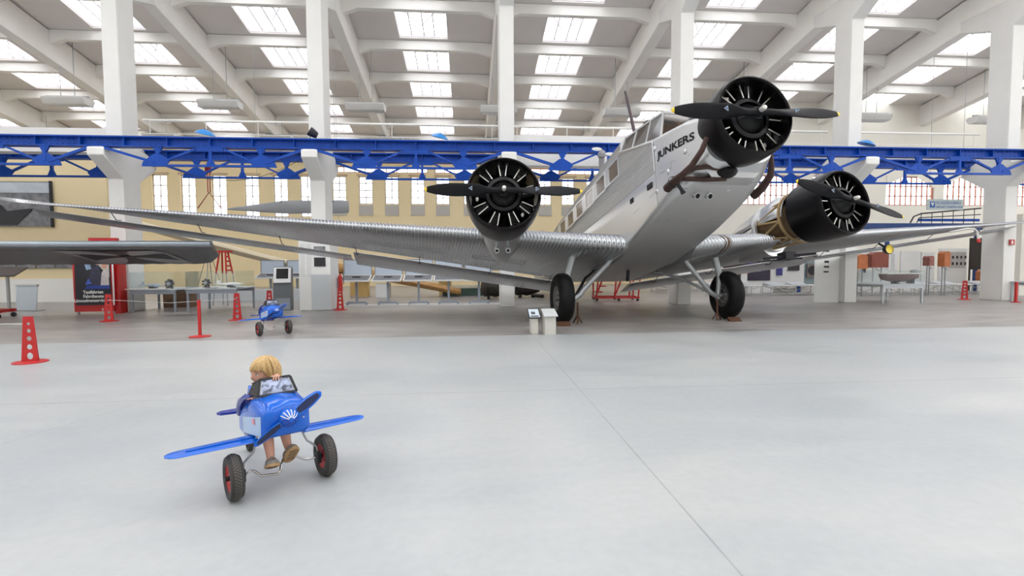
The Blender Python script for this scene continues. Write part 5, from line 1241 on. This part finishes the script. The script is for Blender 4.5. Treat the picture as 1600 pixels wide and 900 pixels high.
def toy_airplane(loc, rz, label):
    r = empty('toy_airplane', loc, rz, label, 'toy airplane')
    # local axes: x viewer right, y aft, z up ; stations: y, half width, zbottom, ztop, top roundness
    ST = [(-.150, .085, .40, .505), (-.140, .118, .375, .530), (-.118, .136, .36, .548), (-.07, .145, .352, .560), (.0, .150, .342, .568), (.09, .152, .325, .570), (.13, .152, .318, .568), (.14, .152, .31, .545),
          (.26, .150, .29, .520), (.38, .142, .26, .475), (.46, .132, .25, .455), (.50, .128, .25, .45), (.51, .125, .25, .45), (.60, .10, .25, .42), (.72, .065, .26, .39), (.86, .022, .29, .36)]
    NT, NS, NB = 16, 6, 8
    def ring(y, w_, zb, zt):
        pts = []; rt = .075; rt = min(rt, w_*.7, (zt-zb)*.4)
        # bottom centre -> right -> top -> left
        rbm = min(.03, w_*.3)
        half = [(w_*.0, zb), (w_*.45, zb), (w_-rbm, zb), (w_, zb+rbm)]
        half += [(w_, zb+rbm+(zt-rt-zb-rbm)*i/5) for i in range(1, 6)]
        half += [(w_-rt+rt*math.cos(PI/2*i/8), zt-rt+rt*math.sin(PI/2*i/8)+0) for i in range(1, 9)]
        crown = [((w_-rt)*(1-i/4), zt+.012*math.sin(PI/2*i/4)*(1 if w_ > .1 else .3)) for i in range(1, 5)]
        half += crown
        full = [(x, z) for x, z in half]+[(-x, z) for x, z in half[1:-1]][::-1]
        return [(x, y, z) for x, z in full]
    rings = [ring(*s) for s in ST]; n = len(rings[0]); mb = MB(); mb.v = [p for q in rings for p in q]
    for i in range(len(rings)-1):
        ya, yb = ST[i][0], ST[i+1][0]
        for j in range(n):
            j2 = (j+1) % n; ps = [mb.v[i*n+j], mb.v[i*n+j2], mb.v[(i+1)*n+j2], mb.v[(i+1)*n+j]]
            zc = sum(p[2] for p in ps)/4; xm = sum(abs(p[0]) for p in ps)/4; zt = (ST[i][3]+ST[i+1][3])/2; zb = (ST[i][2]+ST[i+1][2])/2
            if .132 < (ya+yb)/2 < .50 and zc > zt-.035 and xm < .125: continue       # cockpit opening
            if -.09 < (ya+yb)/2 < .33 and zc < zb+.012 and xm < .13: continue       # leg opening
            mb.f.append((i*n+j, i*n+j2, (i+1)*n+j2, (i+1)*n+j)); mb.mi.append(0)
    mb.f.append(tuple(range(n))[::-1]); mb.mi.append(0); mb.f.append(tuple((len(rings)-1)*n+j for j in range(n))); mb.mi.append(0)
    body = mb.build('body', M_tb, r, ang=45); s_ = body.modifiers.new('shell', 'SOLIDIFY'); s_.thickness = .007; s_.offset = -1
    # raised hood panel line, pale reflection painted on the sides, red print, rivet
    MB().tube([(-.105, -.10, .560), (-.108, .02, .572), (-.100, .08, .575)], .0035, 6).tube([(.105, -.10, .560), (.108, .02, .572), (.100, .08, .575)], .0035, 6).build('hood_ridge', M_tb, body)
    def bw(y):
        for p_, q_ in zip(ST, ST[1:]):
            if y <= q_[0]: return p_[1]+(q_[1]-p_[1])*(y-p_[0])/(q_[0]-p_[0])
        return ST[-1][1]
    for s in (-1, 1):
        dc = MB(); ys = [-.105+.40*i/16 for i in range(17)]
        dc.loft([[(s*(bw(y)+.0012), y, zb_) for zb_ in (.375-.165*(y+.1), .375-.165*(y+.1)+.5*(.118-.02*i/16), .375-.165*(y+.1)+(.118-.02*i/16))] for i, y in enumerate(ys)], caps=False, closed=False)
        dc.build('side_reflection', M_tw, body)
    MB().prism([(-.02, .43), (.03, .425), (.02, .46), (-.01, .46)], (-.1545, 0, 0), YAX, EZ, EX, .003).build('red_mark', mat('faded_red_print', (.75, .25, .3), .5), body, smooth=False)
    MB().ball((.09, -.152, .46), .006, 8).build('rivet', M_pwhite, body)
    MB().box(-.11, .11, .36, .47, .24, .30).build('seat', M_tb2, r)
    MB().tube([(-.135, .13, .570), (-.150, .22, .548), (-.152, .32, .505), (-.142, .41, .455), (-.132, .47, .385), (-.11, .50, .36)], [.008, .016, .020, .020, .018, .012], 12).tube([(.135, .13, .570), (.150, .22, .548), (.152, .32, .505), (.142, .41, .455), (.132, .47, .385), (.11, .50, .36)], [.008, .016, .020, .020, .018, .012], 12).tube([(-.142, .41, .455), (-.09, .47, .468), (.09, .47, .468), (.142, .41, .455)], .013, 10).build('cockpit_rim', M_tb2, r)
    # wings: rounded planform with slight taper
    def wing(s, L):
        rg = []; N = 22
        for i in range(N+1):
            t = i/N; x = .13+(L-.13)*t; c_ = .082*(1-.22*t)
            if t > .85: c_ *= max(.08, 1-((t-.85)/.15)**2.2)**.5
            th = .012*(1-.35*t) if t < .97 else .006
            z = .322-.002*t
            rg.append([(s*x, .062+c_*math.cos(2*PI*j/16), z+th*math.sin(2*PI*j/16)) for j in range(16)])
        return MB().loft(rg)
    for s, L in ((-1, .60), (1, .56)):
        wgm = wing(s, L).build('wing', M_tb, r)
        MB().tube([(s*.15, .045, .337), (s*(L-.1), .05, .331)], .004, 6).build('wing_rib', M_tb, wgm)
    for s in (-1, 1):
        MB().prism([(.02, -.05), (.20, -.01), (.215, .03), (.18, .06), (.02, .06)], (0, .74, .33), (s, 0, 0), YAX, EZ, .016).build('tailplane', M_tb2, r)
    MB().prism([(.60, .36), (.68, .47), (.76, .50), (.84, .36)], (0, 0, 0), YAX, EZ, EX, .016).build('tail_fin', M_tb, r)
    # propeller with ribbed spinner
    pr = MB().lathe([(0, -.062), (.016, -.060), (.034, -.048), (.048, -.026), (.052, 0), (.052, .012)], 28, o=(-.0, -.158, .475), ax=YAX).build('propeller_spinner', M_tb, r)
    for i in range(14):
        q = 2*PI*i/14; d = V((math.cos(q), 0, math.sin(q))); c_ = V((0, -.158, .475))
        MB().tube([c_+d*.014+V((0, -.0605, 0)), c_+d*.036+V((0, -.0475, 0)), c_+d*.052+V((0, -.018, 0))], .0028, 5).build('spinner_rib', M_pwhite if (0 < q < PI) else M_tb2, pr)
    ang = math.radians(33)
    for s in (-1, 1):
        ex = V((math.cos(ang)*s, 0, math.sin(ang)*s)); ez = V((-math.sin(ang), 0, math.cos(ang))); rg = []
        for i in range(15):
            t = i/14; rr_ = .035+.195*t; wd = .014+.021*math.sin(PI*min(1, .12+t*.86))**.7
            if i == 14: wd = .006
            tw = .5*s
            rg.append([ex*rr_+ez*(wd*math.cos(2*PI*j/12)*math.cos(tw)-.005*math.sin(2*PI*j/12)*math.sin(tw))+V((0, -.168+wd*math.cos(2*PI*j/12)*math.sin(tw)+.005*math.sin(2*PI*j/12)*math.cos(tw), .475)) for j in range(12)])
        b = MB().loft(rg).build('propeller_blade', M_tb, r); b.parent = pr
        # dark recessed face
        rg = [[ex*(.06+.15*t)+ez*((.010+.013*math.sin(PI*min(1, .15+t*.8)))*u_*math.cos(.5*s))+V((0, -.174+(.010+.013*math.sin(PI*min(1, .15+t*.8)))*u_*math.sin(.5*s), .475)) for u_ in (-1, -.5, 0, .5, 1)] for t in [k/8 for k in range(9)]]
        MB().loft(rg, caps=False, closed=False).build('blade_face', mat('blade_navy', (.006, .015, .07), .3), pr)
    # windshield: chequer-plate hood with raked front pane, two side panes
    ws = empty_part = None
    f = [(-.112, .06, .575), (.118, .06, .575), (.092, .105, .668), (-.088, .105, .668)]
    def quad_frame(q, w_, t, m, nm, par):
        q = [V(p) for p in q]; mb = MB(); nr = (q[1]-q[0]).cross(q[3]-q[0]).normalized()
        for i in range(4): mb.bar(q[i], q[(i+1) % 4], w_, t, up=nr)
        return mb.build(nm, m, par, smooth=False)
    wsf = quad_frame(f, .016, .012, M_dark, 'windshield', r)
    c_ = sum([V(p) for p in f], V())/4; ins = [V(p)*.86+c_*.14 for p in f]
    quad_frame(ins, .014, .008, M_steel, 'inner_frame', wsf)
    n_ = V((0, -.004, .0015)); q = [p*1.0 for p in ins]
    MB().add([p+n_ for p in q]+[p-n_ for p in q], [(0, 1, 2, 3), (4, 5, 6, 7), (0, 1, 5, 4), (1, 2, 6, 5), (2, 3, 7, 6), (3, 0, 4, 7)]).build('windshield_pane', mat('toy_windshield_sheet', (.16, .18, .24), .14, .9, var=.8, scale=9, bump=.5, bscale=11), wsf, smooth=False)
    for s in (-1, 1):
        sq = [(f[0][0] if s < 0 else f[1][0], .06, .575), (f[3][0] if s < 0 else f[2][0], .105, .668), (s*.110, .165, .640), (s*.140, .175, .560)]
        quad_frame(sq, .010, .008, M_dark, 'side_frame', wsf); q = [V(p) for p in sq]; n_ = V((s*.003, 0, 0))
        MB().add([p+n_ for p in q]+[p-n_ for p in q], [(0, 1, 2, 3), (4, 5, 6, 7), (0, 1, 5, 4), (1, 2, 6, 5), (2, 3, 7, 6), (3, 0, 4, 7)]).build('side_plate', mat('dark_chequer_plate', (.05, .05, .055), .25, .7, var=.9, scale=55), wsf, smooth=False)
        dm = MB()
        for i in range(5):
            for j in range(5):
                u_, v_ = .14+.18*i, .14+.18*j; p = q[0]*(1-u_)*(1-v_)+q[3]*u_*(1-v_)+q[2]*u_*v_+q[1]*0+q[3]*0+(q[3]*0)
                p = (q[0]*(1-v_)+q[3]*v_)*(1-u_)+(q[1]*(1-v_)+q[2]*v_)*u_; dm.cbox((p.x+s*.004, p.y, p.z), (.004, .006, .004))
        tag(dm.build('plate_studs', M_chrome, wsf, smooth=False), kind='stuff')
    # running gear
    for s in (-1, 1):
        w_ = MB(); prof = [(.078, -.030), (.10, -.038), (.122, -.036), (.132, -.020), (.135, 0), (.132, .020), (.122, .036), (.10, .038), (.078, .030)]
        whl = w_.lathe(prof, 36, o=(s*.27, 0, .135), ax=EX).build('front_wheel', M_tyr, r)
        tr = MB()
        for i in range(46):
            for k in (-2, -1, 0, 1, 2):
                q = 2*PI*(i+.5*(k % 2))/46; rr_ = .1345 if k == 0 else (.132 if abs(k) == 1 else .1235)
                M = Matrix.Translation((s*.27+k*.0125, 0, .135)) @ Matrix.Rotation(q, 4, 'X') @ Matrix.Translation((0, 0, rr_)) @ Matrix.Rotation(k*.25, 4, 'Y') @ Matrix.Rotation(PI/4, 4, 'Z')
                tr.box(-.0052, .0052, -.0052, .0052, -.003, .003, M=M)
        tag(tr.build('tread_blocks', mat('tread_rubber_light', (.10, .09, .08), .6, var=.2), whl, smooth=False), kind='stuff')
        MB().lathe([(0, -.02), (.03, -.022), (.04, -.012), (.07, -.020), (.078, -.028), (.078, .028), (.07, .020), (.04, .012), (.03, .022), (0, .02)], 28, o=(s*.27, 0, .135), ax=EX).build('wheel_rim', M_rim, whl)
        MB().lathe([(0, -.05), (.014, -.05), (.016, .05), (0, .05)], 12, o=(s*.268, 0, .135), ax=EX).build('axle_nut', M_dark, whl)
        MB().box(s*.222-.012, s*.222+.012, -.03, .03, .10, .17).build('hub_bracket', M_dark, r, smooth=False)
        MB().tube([(s*.13, .03, .345), (s*.145, .02, .29), (s*.16, .01, .255), (s*.215, 0, .205), (s*.222, 0, .16)], .0075, 8).build('axle_strut', M_steel, r)
    MB().tube([(-.24, 0, .135), (-.205, 0, .132), (-.185, 0, .150), (-.160, -.005, .145), (-.125, -.02, .110), (-.035, -.04, .105), (-.018, -.035, .12), (-.008, -.01, .15), (.012, .02, .165), (.085, .025, .172), (.115, .01, .15), (.15, 0, .135), (.24, 0, .135)], .0075, 10).build('crank_axle', M_chrome, r)
    rw = MB().lathe([(.03, -.018), (.05, -.02), (.056, 0), (.05, .02), (.03, .018)], 22, o=(.0, .80, .058), ax=EX).build('rear_castor', M_tyr, r)
    MB().tube([(-.028, .80, .06), (-.028, .77, .16), (0, .76, .28), (.028, .77, .16), (.028, .80, .06)], .007, 8).build('castor_fork', M_dark, rw)
    return r
toy = toy_airplane((-1.17, 3.245, 0), TZ, 'glossy blue pedal toy airplane with a child in it, in the foreground')
toy2 = copy_tree(toy, loc=(-3.765, 10.24, 0), rz=TZ+.03, label='empty blue pedal toy airplane parked in front of the kiosk')

# ================================================================== THE CHILD
CR = empty('person', (0, 0, 0), 0, 'small blond child in a navy shirt sitting in the foreground toy airplane, head turned left', 'person')
CR.location = (-1.17, 3.245, .17); CR.rotation_euler = (0, 0, TZ)
COFF = (0, 0, .17)
M_skin_ = mat('child_skin', (.62, .33, .235), .5, var=.08, scale=12); M_skin_.node_tree.nodes['Principled BSDF'].inputs['Subsurface Weight'].default_value = .1
M_shirt = mat('navy_shirt', (.012, .016, .13), .8, var=.2, scale=20, bump=.3, bscale=60)
M_short = mat('dark_brown_shorts', (.05, .035, .03), .8, var=.2)
M_hair = mat('blond_hair', (.40, .24, .09), .42, var=.45, scale=30)
M_shoe = mat('grey_suede_shoe', (.22, .20, .18), .8, var=.15, scale=30)
M_sole = mat('tan_shoe_sole', (.42, .26, .12), .6, var=.25, scale=40)
def skin_fig(name, verts, edges, m, parent, sub=2, smooth=True):
    me = bpy.data.meshes.new(name); me.from_pydata([(v[0]-COFF[0], v[1]-COFF[1], v[2]-COFF[2]) for v in verts], edges, [])
    o = bpy.data.objects.new(name, me); COL.objects.link(o)
    o.modifiers.new('skin', 'SKIN'); sv = me.skin_vertices[0].data
    for i, v in enumerate(verts):
        rr_ = v[3]; sv[i].radius = (rr_, rr_ if len(v) < 5 else v[4]); sv[i].use_root = (i == 0)
    s_ = o.modifiers.new('sub', 'SUBSURF'); s_.levels = sub; s_.render_levels = sub
    bpy.context.view_layer.update()
    me2 = bpy.data.meshes.new_from_object(o.evaluated_get(bpy.context.evaluated_depsgraph_get())); bpy.data.objects.remove(o)
    me2.polygons.foreach_set('use_smooth', [True]*len(me2.polygons)); me2.materials.clear(); me2.materials.append(m)
    o = bpy.data.objects.new(name, me2); COL.objects.link(o)
    if parent: o.parent = parent
    return o
# joints (x lateral to the viewer's right, y aft, z up) + radius
sk = [(.0, .40, .345, .070), (.0, .395, .42, .066), (.005, .39, .485, .066), (.01, .385, .530, .040), (.012, .38, .565, .032), (.012, .375, .60, .036),
      # viewer-left arm (child's right)
      (-.075, .385, .505, .030), (-.115, .33, .445, .026), (-.12, .27, .40, .022), (-.09, .20, .42, .017), (-.07, .165, .445, .014),
      # viewer-right arm (child's left), raised to the top of the windshield
      (.085, .375, .505, .030), (.128, .31, .50, .026), (.142, .25, .50, .023), (.105, .19, .58, .018), (.045, .150, .648, .0145), (.028, .138, .672, .015),
      # viewer-left leg
      (-.055, .37, .335, .050), (-.070, .22, .40, .043), (-.076, .105, .445, .037), (-.076, .06, .38, .038), (-.070, .02, .30, .035), (-.064, .005, .225, .027), (-.066, -.012, .182, .025),
      # viewer-right leg
      (.050, .37, .335, .050), (.048, .22, .41, .043), (.036, .10, .455, .037), (.032, .06, .39, .038), (.034, .035, .32, .035), (.042, .025, .255, .027), (.047, .0, .212, .025)]
ed = [(0, 1), (1, 2), (2, 3), (3, 4), (4, 5), (2, 6), (6, 7), (7, 8), (8, 9), (9, 10), (2, 11), (11, 12), (12, 13), (13, 14), (14, 15), (15, 16), (0, 17), (17, 18), (18, 19), (19, 20), (20, 21), (21, 22), (22, 23), (0, 24), (24, 25), (25, 26), (26, 27), (27, 28), (28, 29), (29, 30)]
body = skin_fig('body', sk, ed, M_skin_, CR)
def sub(ids, grow): return [tuple(list(sk[i][:3])+[sk[i][3]*grow+.004]) for i in ids]
skin_fig('shirt', sub([1, 2, 3], 1.08)+sub([6, 7, 8, 9], 1.12)+sub([11, 12, 13, 14], 1.12)+[(.0, .40, .36, .082)], [(0, 1), (1, 2), (1, 3), (3, 4), (4, 5), (5, 6), (1, 7), (7, 8), (8, 9), (9, 10), (0, 11)], M_shirt, CR)
skin_fig('shorts', [(.0, .40, .34, .085)]+sub([17, 18], 1.15)+sub([24, 25], 1.15), [(0, 1), (1, 2), (0, 3), (3, 4)], M_short, CR)
# hand gripping the top rail: palm + five fingers
def hand(wrist, fwd, side, up_, curl, sgn, parent):
    w_, f_, s_, u_ = V(wrist), V(fwd).normalized(), V(side).normalized(), V(up_).normalized()
    P_ = lambda a, b, c: w_+f_*a+s_*b+u_*c
    vs = [tuple(P_(0, 0, 0))+(.013,), tuple(P_(.018, 0, .002))+(.016, ), tuple(P_(.034, 0, .002))+(.017,)]
    es = [(0, 1), (1, 2)]
    palm = skin_fig('palm', [tuple(P_(-.004, 0, 0))+(.012, .012), tuple(P_(.012, 0, .001))+(.019, .012), tuple(P_(.034, 0, .002))+(.021, .011)], [(0, 1), (1, 2)], M_skin_, parent)
    for k, (off, L) in enumerate(((-.018, .026), (-.006, .031), (.006, .029), (.018, .023))):
        p = [P_(.030, off, .003), P_(.030+L*.45, off*1.08, .004), P_(.030+L*.85, off*1.1, -.006), P_(.030+L*.95, off*1.1, -.020)]
        skin_fig('finger', [tuple(q)+(.0062-.0006*i,) for i, q in enumerate(p)], [(0, 1), (1, 2), (2, 3)], M_skin_, palm)
    p = [P_(.010, sgn*.014, -.002), P_(.022, sgn*.028, -.006), P_(.034, sgn*.030, -.014)]
    skin_fig('thumb', [tuple(q)+(.0068-.0005*i,) for i, q in enumerate(p)], [(0, 1), (1, 2)], M_skin_, palm)
hand((.028, .138, .676), (-.55, -.8, -.05), (.85, -.45, 0), (0, 0, 1), 1, 1, CR)
hand((-.07, .165, .445), (.2, -.9, .2), (.9, .2, 0), (0, 0, 1), 1, 1, CR)

# head: face forward = +Y of the head frame; turned to the viewer's left
HC = V((.012, .372, .660)); face = V((-.93, -.30, -.06)).normalized(); upv = V((-.03, -.02, 1)).normalized()
rx = face.cross(upv).normalized(); upv = rx.cross(face)
HM = Matrix(((rx.x, face.x, upv.x, HC.x), (rx.y, face.y, upv.y, HC.y), (rx.z, face.z, upv.z, HC.z), (0, 0, 0, 1)))
def bump3(p, c, r, h): d = math.sqrt(sum(((p[i]-c[i])/r[i])**2 for i in range(3))); return h*math.exp(-d*d*2)
def head():
    nu, nv = 64, 44; rings = []
    for i in range(nv+1):
        th = PI*i/nv; ring = []
        for j in range(nu):
            ph = 2*PI*j/nu; x, y, z = math.sin(th)*math.cos(ph), math.sin(th)*math.sin(ph), math.cos(th)
            w_ = .072; dy = .088; dz = .098
            if z < 0: w_ *= 1-.30*(-z)**1.5; 
            X, Y, Z = x*w_, y*dy, z*dz
            if y > 0: Y *= 1-.10*max(0, z)**2; Y *= (1+.02*(1-abs(z)))
            if y > 0 and z < -.2: Y *= 1-.10*min(1, (-z-.2)/.8)
            if y < 0 and z < 0: Y *= 1-.25*(-z)
            p = (X, Y, Z); d = 0
            d += bump3(p, (0, .088, -.022), (.011, .03, .014), .015)          # nose tip
            d += bump3(p, (0, .088, -.004), (.009, .03, .020), .009)          # bridge
            d += bump3(p, (0, .08, -.050), (.020, .03, .012), .008)           # lips
            d += bump3(p, (0, .075, -.078), (.020, .03, .016), .010)          # chin
            for s in (-1, 1):
                d += bump3(p, (s*.036, .066, -.034), (.024, .03, .024), .007)  # cheek
                d -= bump3(p, (s*.028, .078, .004), (.016, .03, .012), .008)  # eye socket
            d -= bump3(p, (0, .08, -.0385), (.016, .02, .006), .003)
            d -= bump3(p, (0, .085, -.064), (.016, .02, .006), .003)
            ring.append(HM @ V((p[0], p[1]+d, p[2])))
        rings.append(ring)
    return MB().loft(rings)
hd_ = head().build('head', M_skin_, CR, COFF, ang=80)
def HP(x, y, z): return tuple(HM @ V((x, y, z)))
for s in (-1, 1):
    MB().ball(HP(s*.028, .0735, .003), .0082, 12).build('eye', mat('eye_white', (.7, .68, .65), .2), hd_, COFF)
    MB().ball(HP(s*.0285, .0782, .003), .0045, 10).build('iris', mat('dark_iris', (.03, .04, .06), .2), hd_, COFF)
    MB().tube([HP(s*.016, .0835, .019), HP(s*.028, .0835, .022), HP(s*.041, .077, .018)], [.0015, .0022, .001], 6).build('eyebrow', M_hair, hd_, COFF)
    MB().tube([HP(s*.018, .080, .011), HP(s*.028, .0825, .0135), HP(s*.039, .076, .010)], .0014, 6).build('eyelid', mat('eyelid_brown', (.25, .12, .08), .5), hd_, COFF)
    MB().ball(HP(s*.073, -.002, -.012), (.010, .014, .019), 12).build('ear', M_skin_, hd_, COFF)
MB().tube([HP(-.018, .0865, -.0495), HP(0, .0965, -.048), HP(.018, .0865, -.0495)], [.001, .0035, .001], 8).tube([HP(-.016, .086, -.0545), HP(0, .095, -.0555), HP(.016, .086, -.0545)], [.001, .004, .001], 8).build('mouth', mat('rose_lips', (.42, .12, .11), .45), hd_, COFF)
# hair: bob with fringe, built as an outer shell with strand relief and separate locks over the rim
def hair():
    nu, nv = 180, 34; rings = []
    for i in range(nv+1):
        ring = []
        for j in range(nu):
            ph = 2*PI*j/nu; c_, s_ = math.cos(ph), math.sin(ph)      # s_>0 is the face side
            fr = max(0, s_)
            lim = 1.33 if s_ > .62 else (1.33+(.62-s_)/.62*.92 if s_ > .0 else 2.25)   # how far down the hair reaches
            lim = min(lim, 2.25)
            th = lim*i/nv
            x, y, z = math.sin(min(th, PI/2+.25*(th-PI/2) if th > PI/2 else th))*c_, 0, 0
            st = math.sin(th) if th < PI/2 else 1-.05*(th-PI/2)
            zz = math.cos(th)*.108 if th < PI/2 else -(th-PI/2)*.118
            k = 1+.030*math.sin(ph*31+1.3*math.sin(th*2))*min(1, th)+.02*math.sin(ph*13+2)*min(1, th)
            X = c_*st*.084*k; Y = s_*st*.100*k-.004
            ring.append(HM @ V((X, Y, zz+.004)))
        rings.append(ring)
    return MB().loft(rings, caps=False)
hr = hair().build('hair', M_hair, CR, COFF, ang=80); sd = hr.modifiers.new('thick', 'SOLIDIFY'); sd.thickness = .006; sd.offset = -1
lk = MB(); random.seed(3)
for i in range(210):
    ph = random.uniform(0, 2*PI); s_ = math.sin(ph); c_ = math.cos(ph)
    lim = 1.33 if s_ > .62 else (1.33+(.62-s_)/.62*.92 if s_ > .0 else 2.25)
    lim = lim+random.uniform(-.12, .10); pts = []; jit = random.uniform(-.05, .05)
    for k in range(9):
        th = .10+(lim-.10)*k/8; p2 = ph+jit*k/8
        st = math.sin(th) if th < PI/2 else 1-.05*(th-PI/2)
        zz = math.cos(th)*.108 if th < PI/2 else -(th-PI/2)*.118
        g_ = 1.028
        pts.append(HP(math.cos(p2)*st*.084*g_, math.sin(p2)*st*.100*g_-.004, zz*1.01+.005))
    lk.tube(pts, [.0006, .0012, .0017, .0019, .002, .002, .0018, .0014, .0005], 5)
lk2 = lk.build('hair_strands', mat('pale_blond_strand', (.62, .42, .19), .4, var=.5, scale=60), hr, COFF); tag(lk2, kind='stuff')
# shoes
def shoe(c, yaw, pitch, nm):
    M = Matrix.Translation(c) @ Matrix.Rotation(yaw, 4, 'Z') @ Matrix.Rotation(pitch, 4, 'X')   # toe along -Y
    L = .076; rg = []; rs = []
    for i in range(15):
        t = i/14; y = L-2*L*t; w_ = .029+.009*math.sin(PI*min(1, t*1.1))+(.004 if .5 < t < .9 else 0)
        w_ *= math.sqrt(max(.06, 1-max(0, (t-.8)/.2)**2))*math.sqrt(max(.12, 1-max(0, (.12-t)/.12)**2)); h = .050 if t < .3 else .050-.026*min(1, (t-.3)/.35)
        if t > .93: h *= .7
        rg.append([M @ V((w_*math.cos(PI*j/10), y, .0+h*math.sin(PI*j/10)**.7)) for j in range(11)])
        rs.append([M @ V((w_*1.12*math.cos(2*PI*j/16), y*1.04, -.008+.009*max(-1, min(1, 1.6*math.sin(2*PI*j/16))))) for j in range(16)])
    sh = MB().loft(rg).build(nm, M_shoe, CR, COFF, ang=60)
    MB().loft(rs).build('shoe_sole', M_sole, sh, COFF, ang=50)
    g = MB()
    for k in range(5): y = -.055+.022*k; g.add([M @ V(p) for p in ((-.026, y, -.0185), (.026, y, -.0185), (.026, y+.007, -.0185), (-.026, y+.007, -.0185), (-.026, y, -.016), (.026, y, -.016), (.026, y+.007, -.016), (-.026, y+.007, -.016))], [(0, 1, 2, 3), (4, 5, 6, 7), (0, 1, 5, 4), (2, 3, 7, 6)])
    g.build('sole_grooves', mat('dark_sole_groove', (.10, .06, .04), .8), sh, COFF, smooth=False)
    MB().tube([M @ V((-.018, -.005, .034)), M @ V((0, -.01, .044)), M @ V((.018, -.005, .034))], .005, 6).build('shoe_strap', M_shoe, sh, COFF)
    return sh
shoe((-.066, -.034, .168), -.15, -.42, 'shoe'); shoe((.050, -.016, .205), .10, -.85, 'shoe')
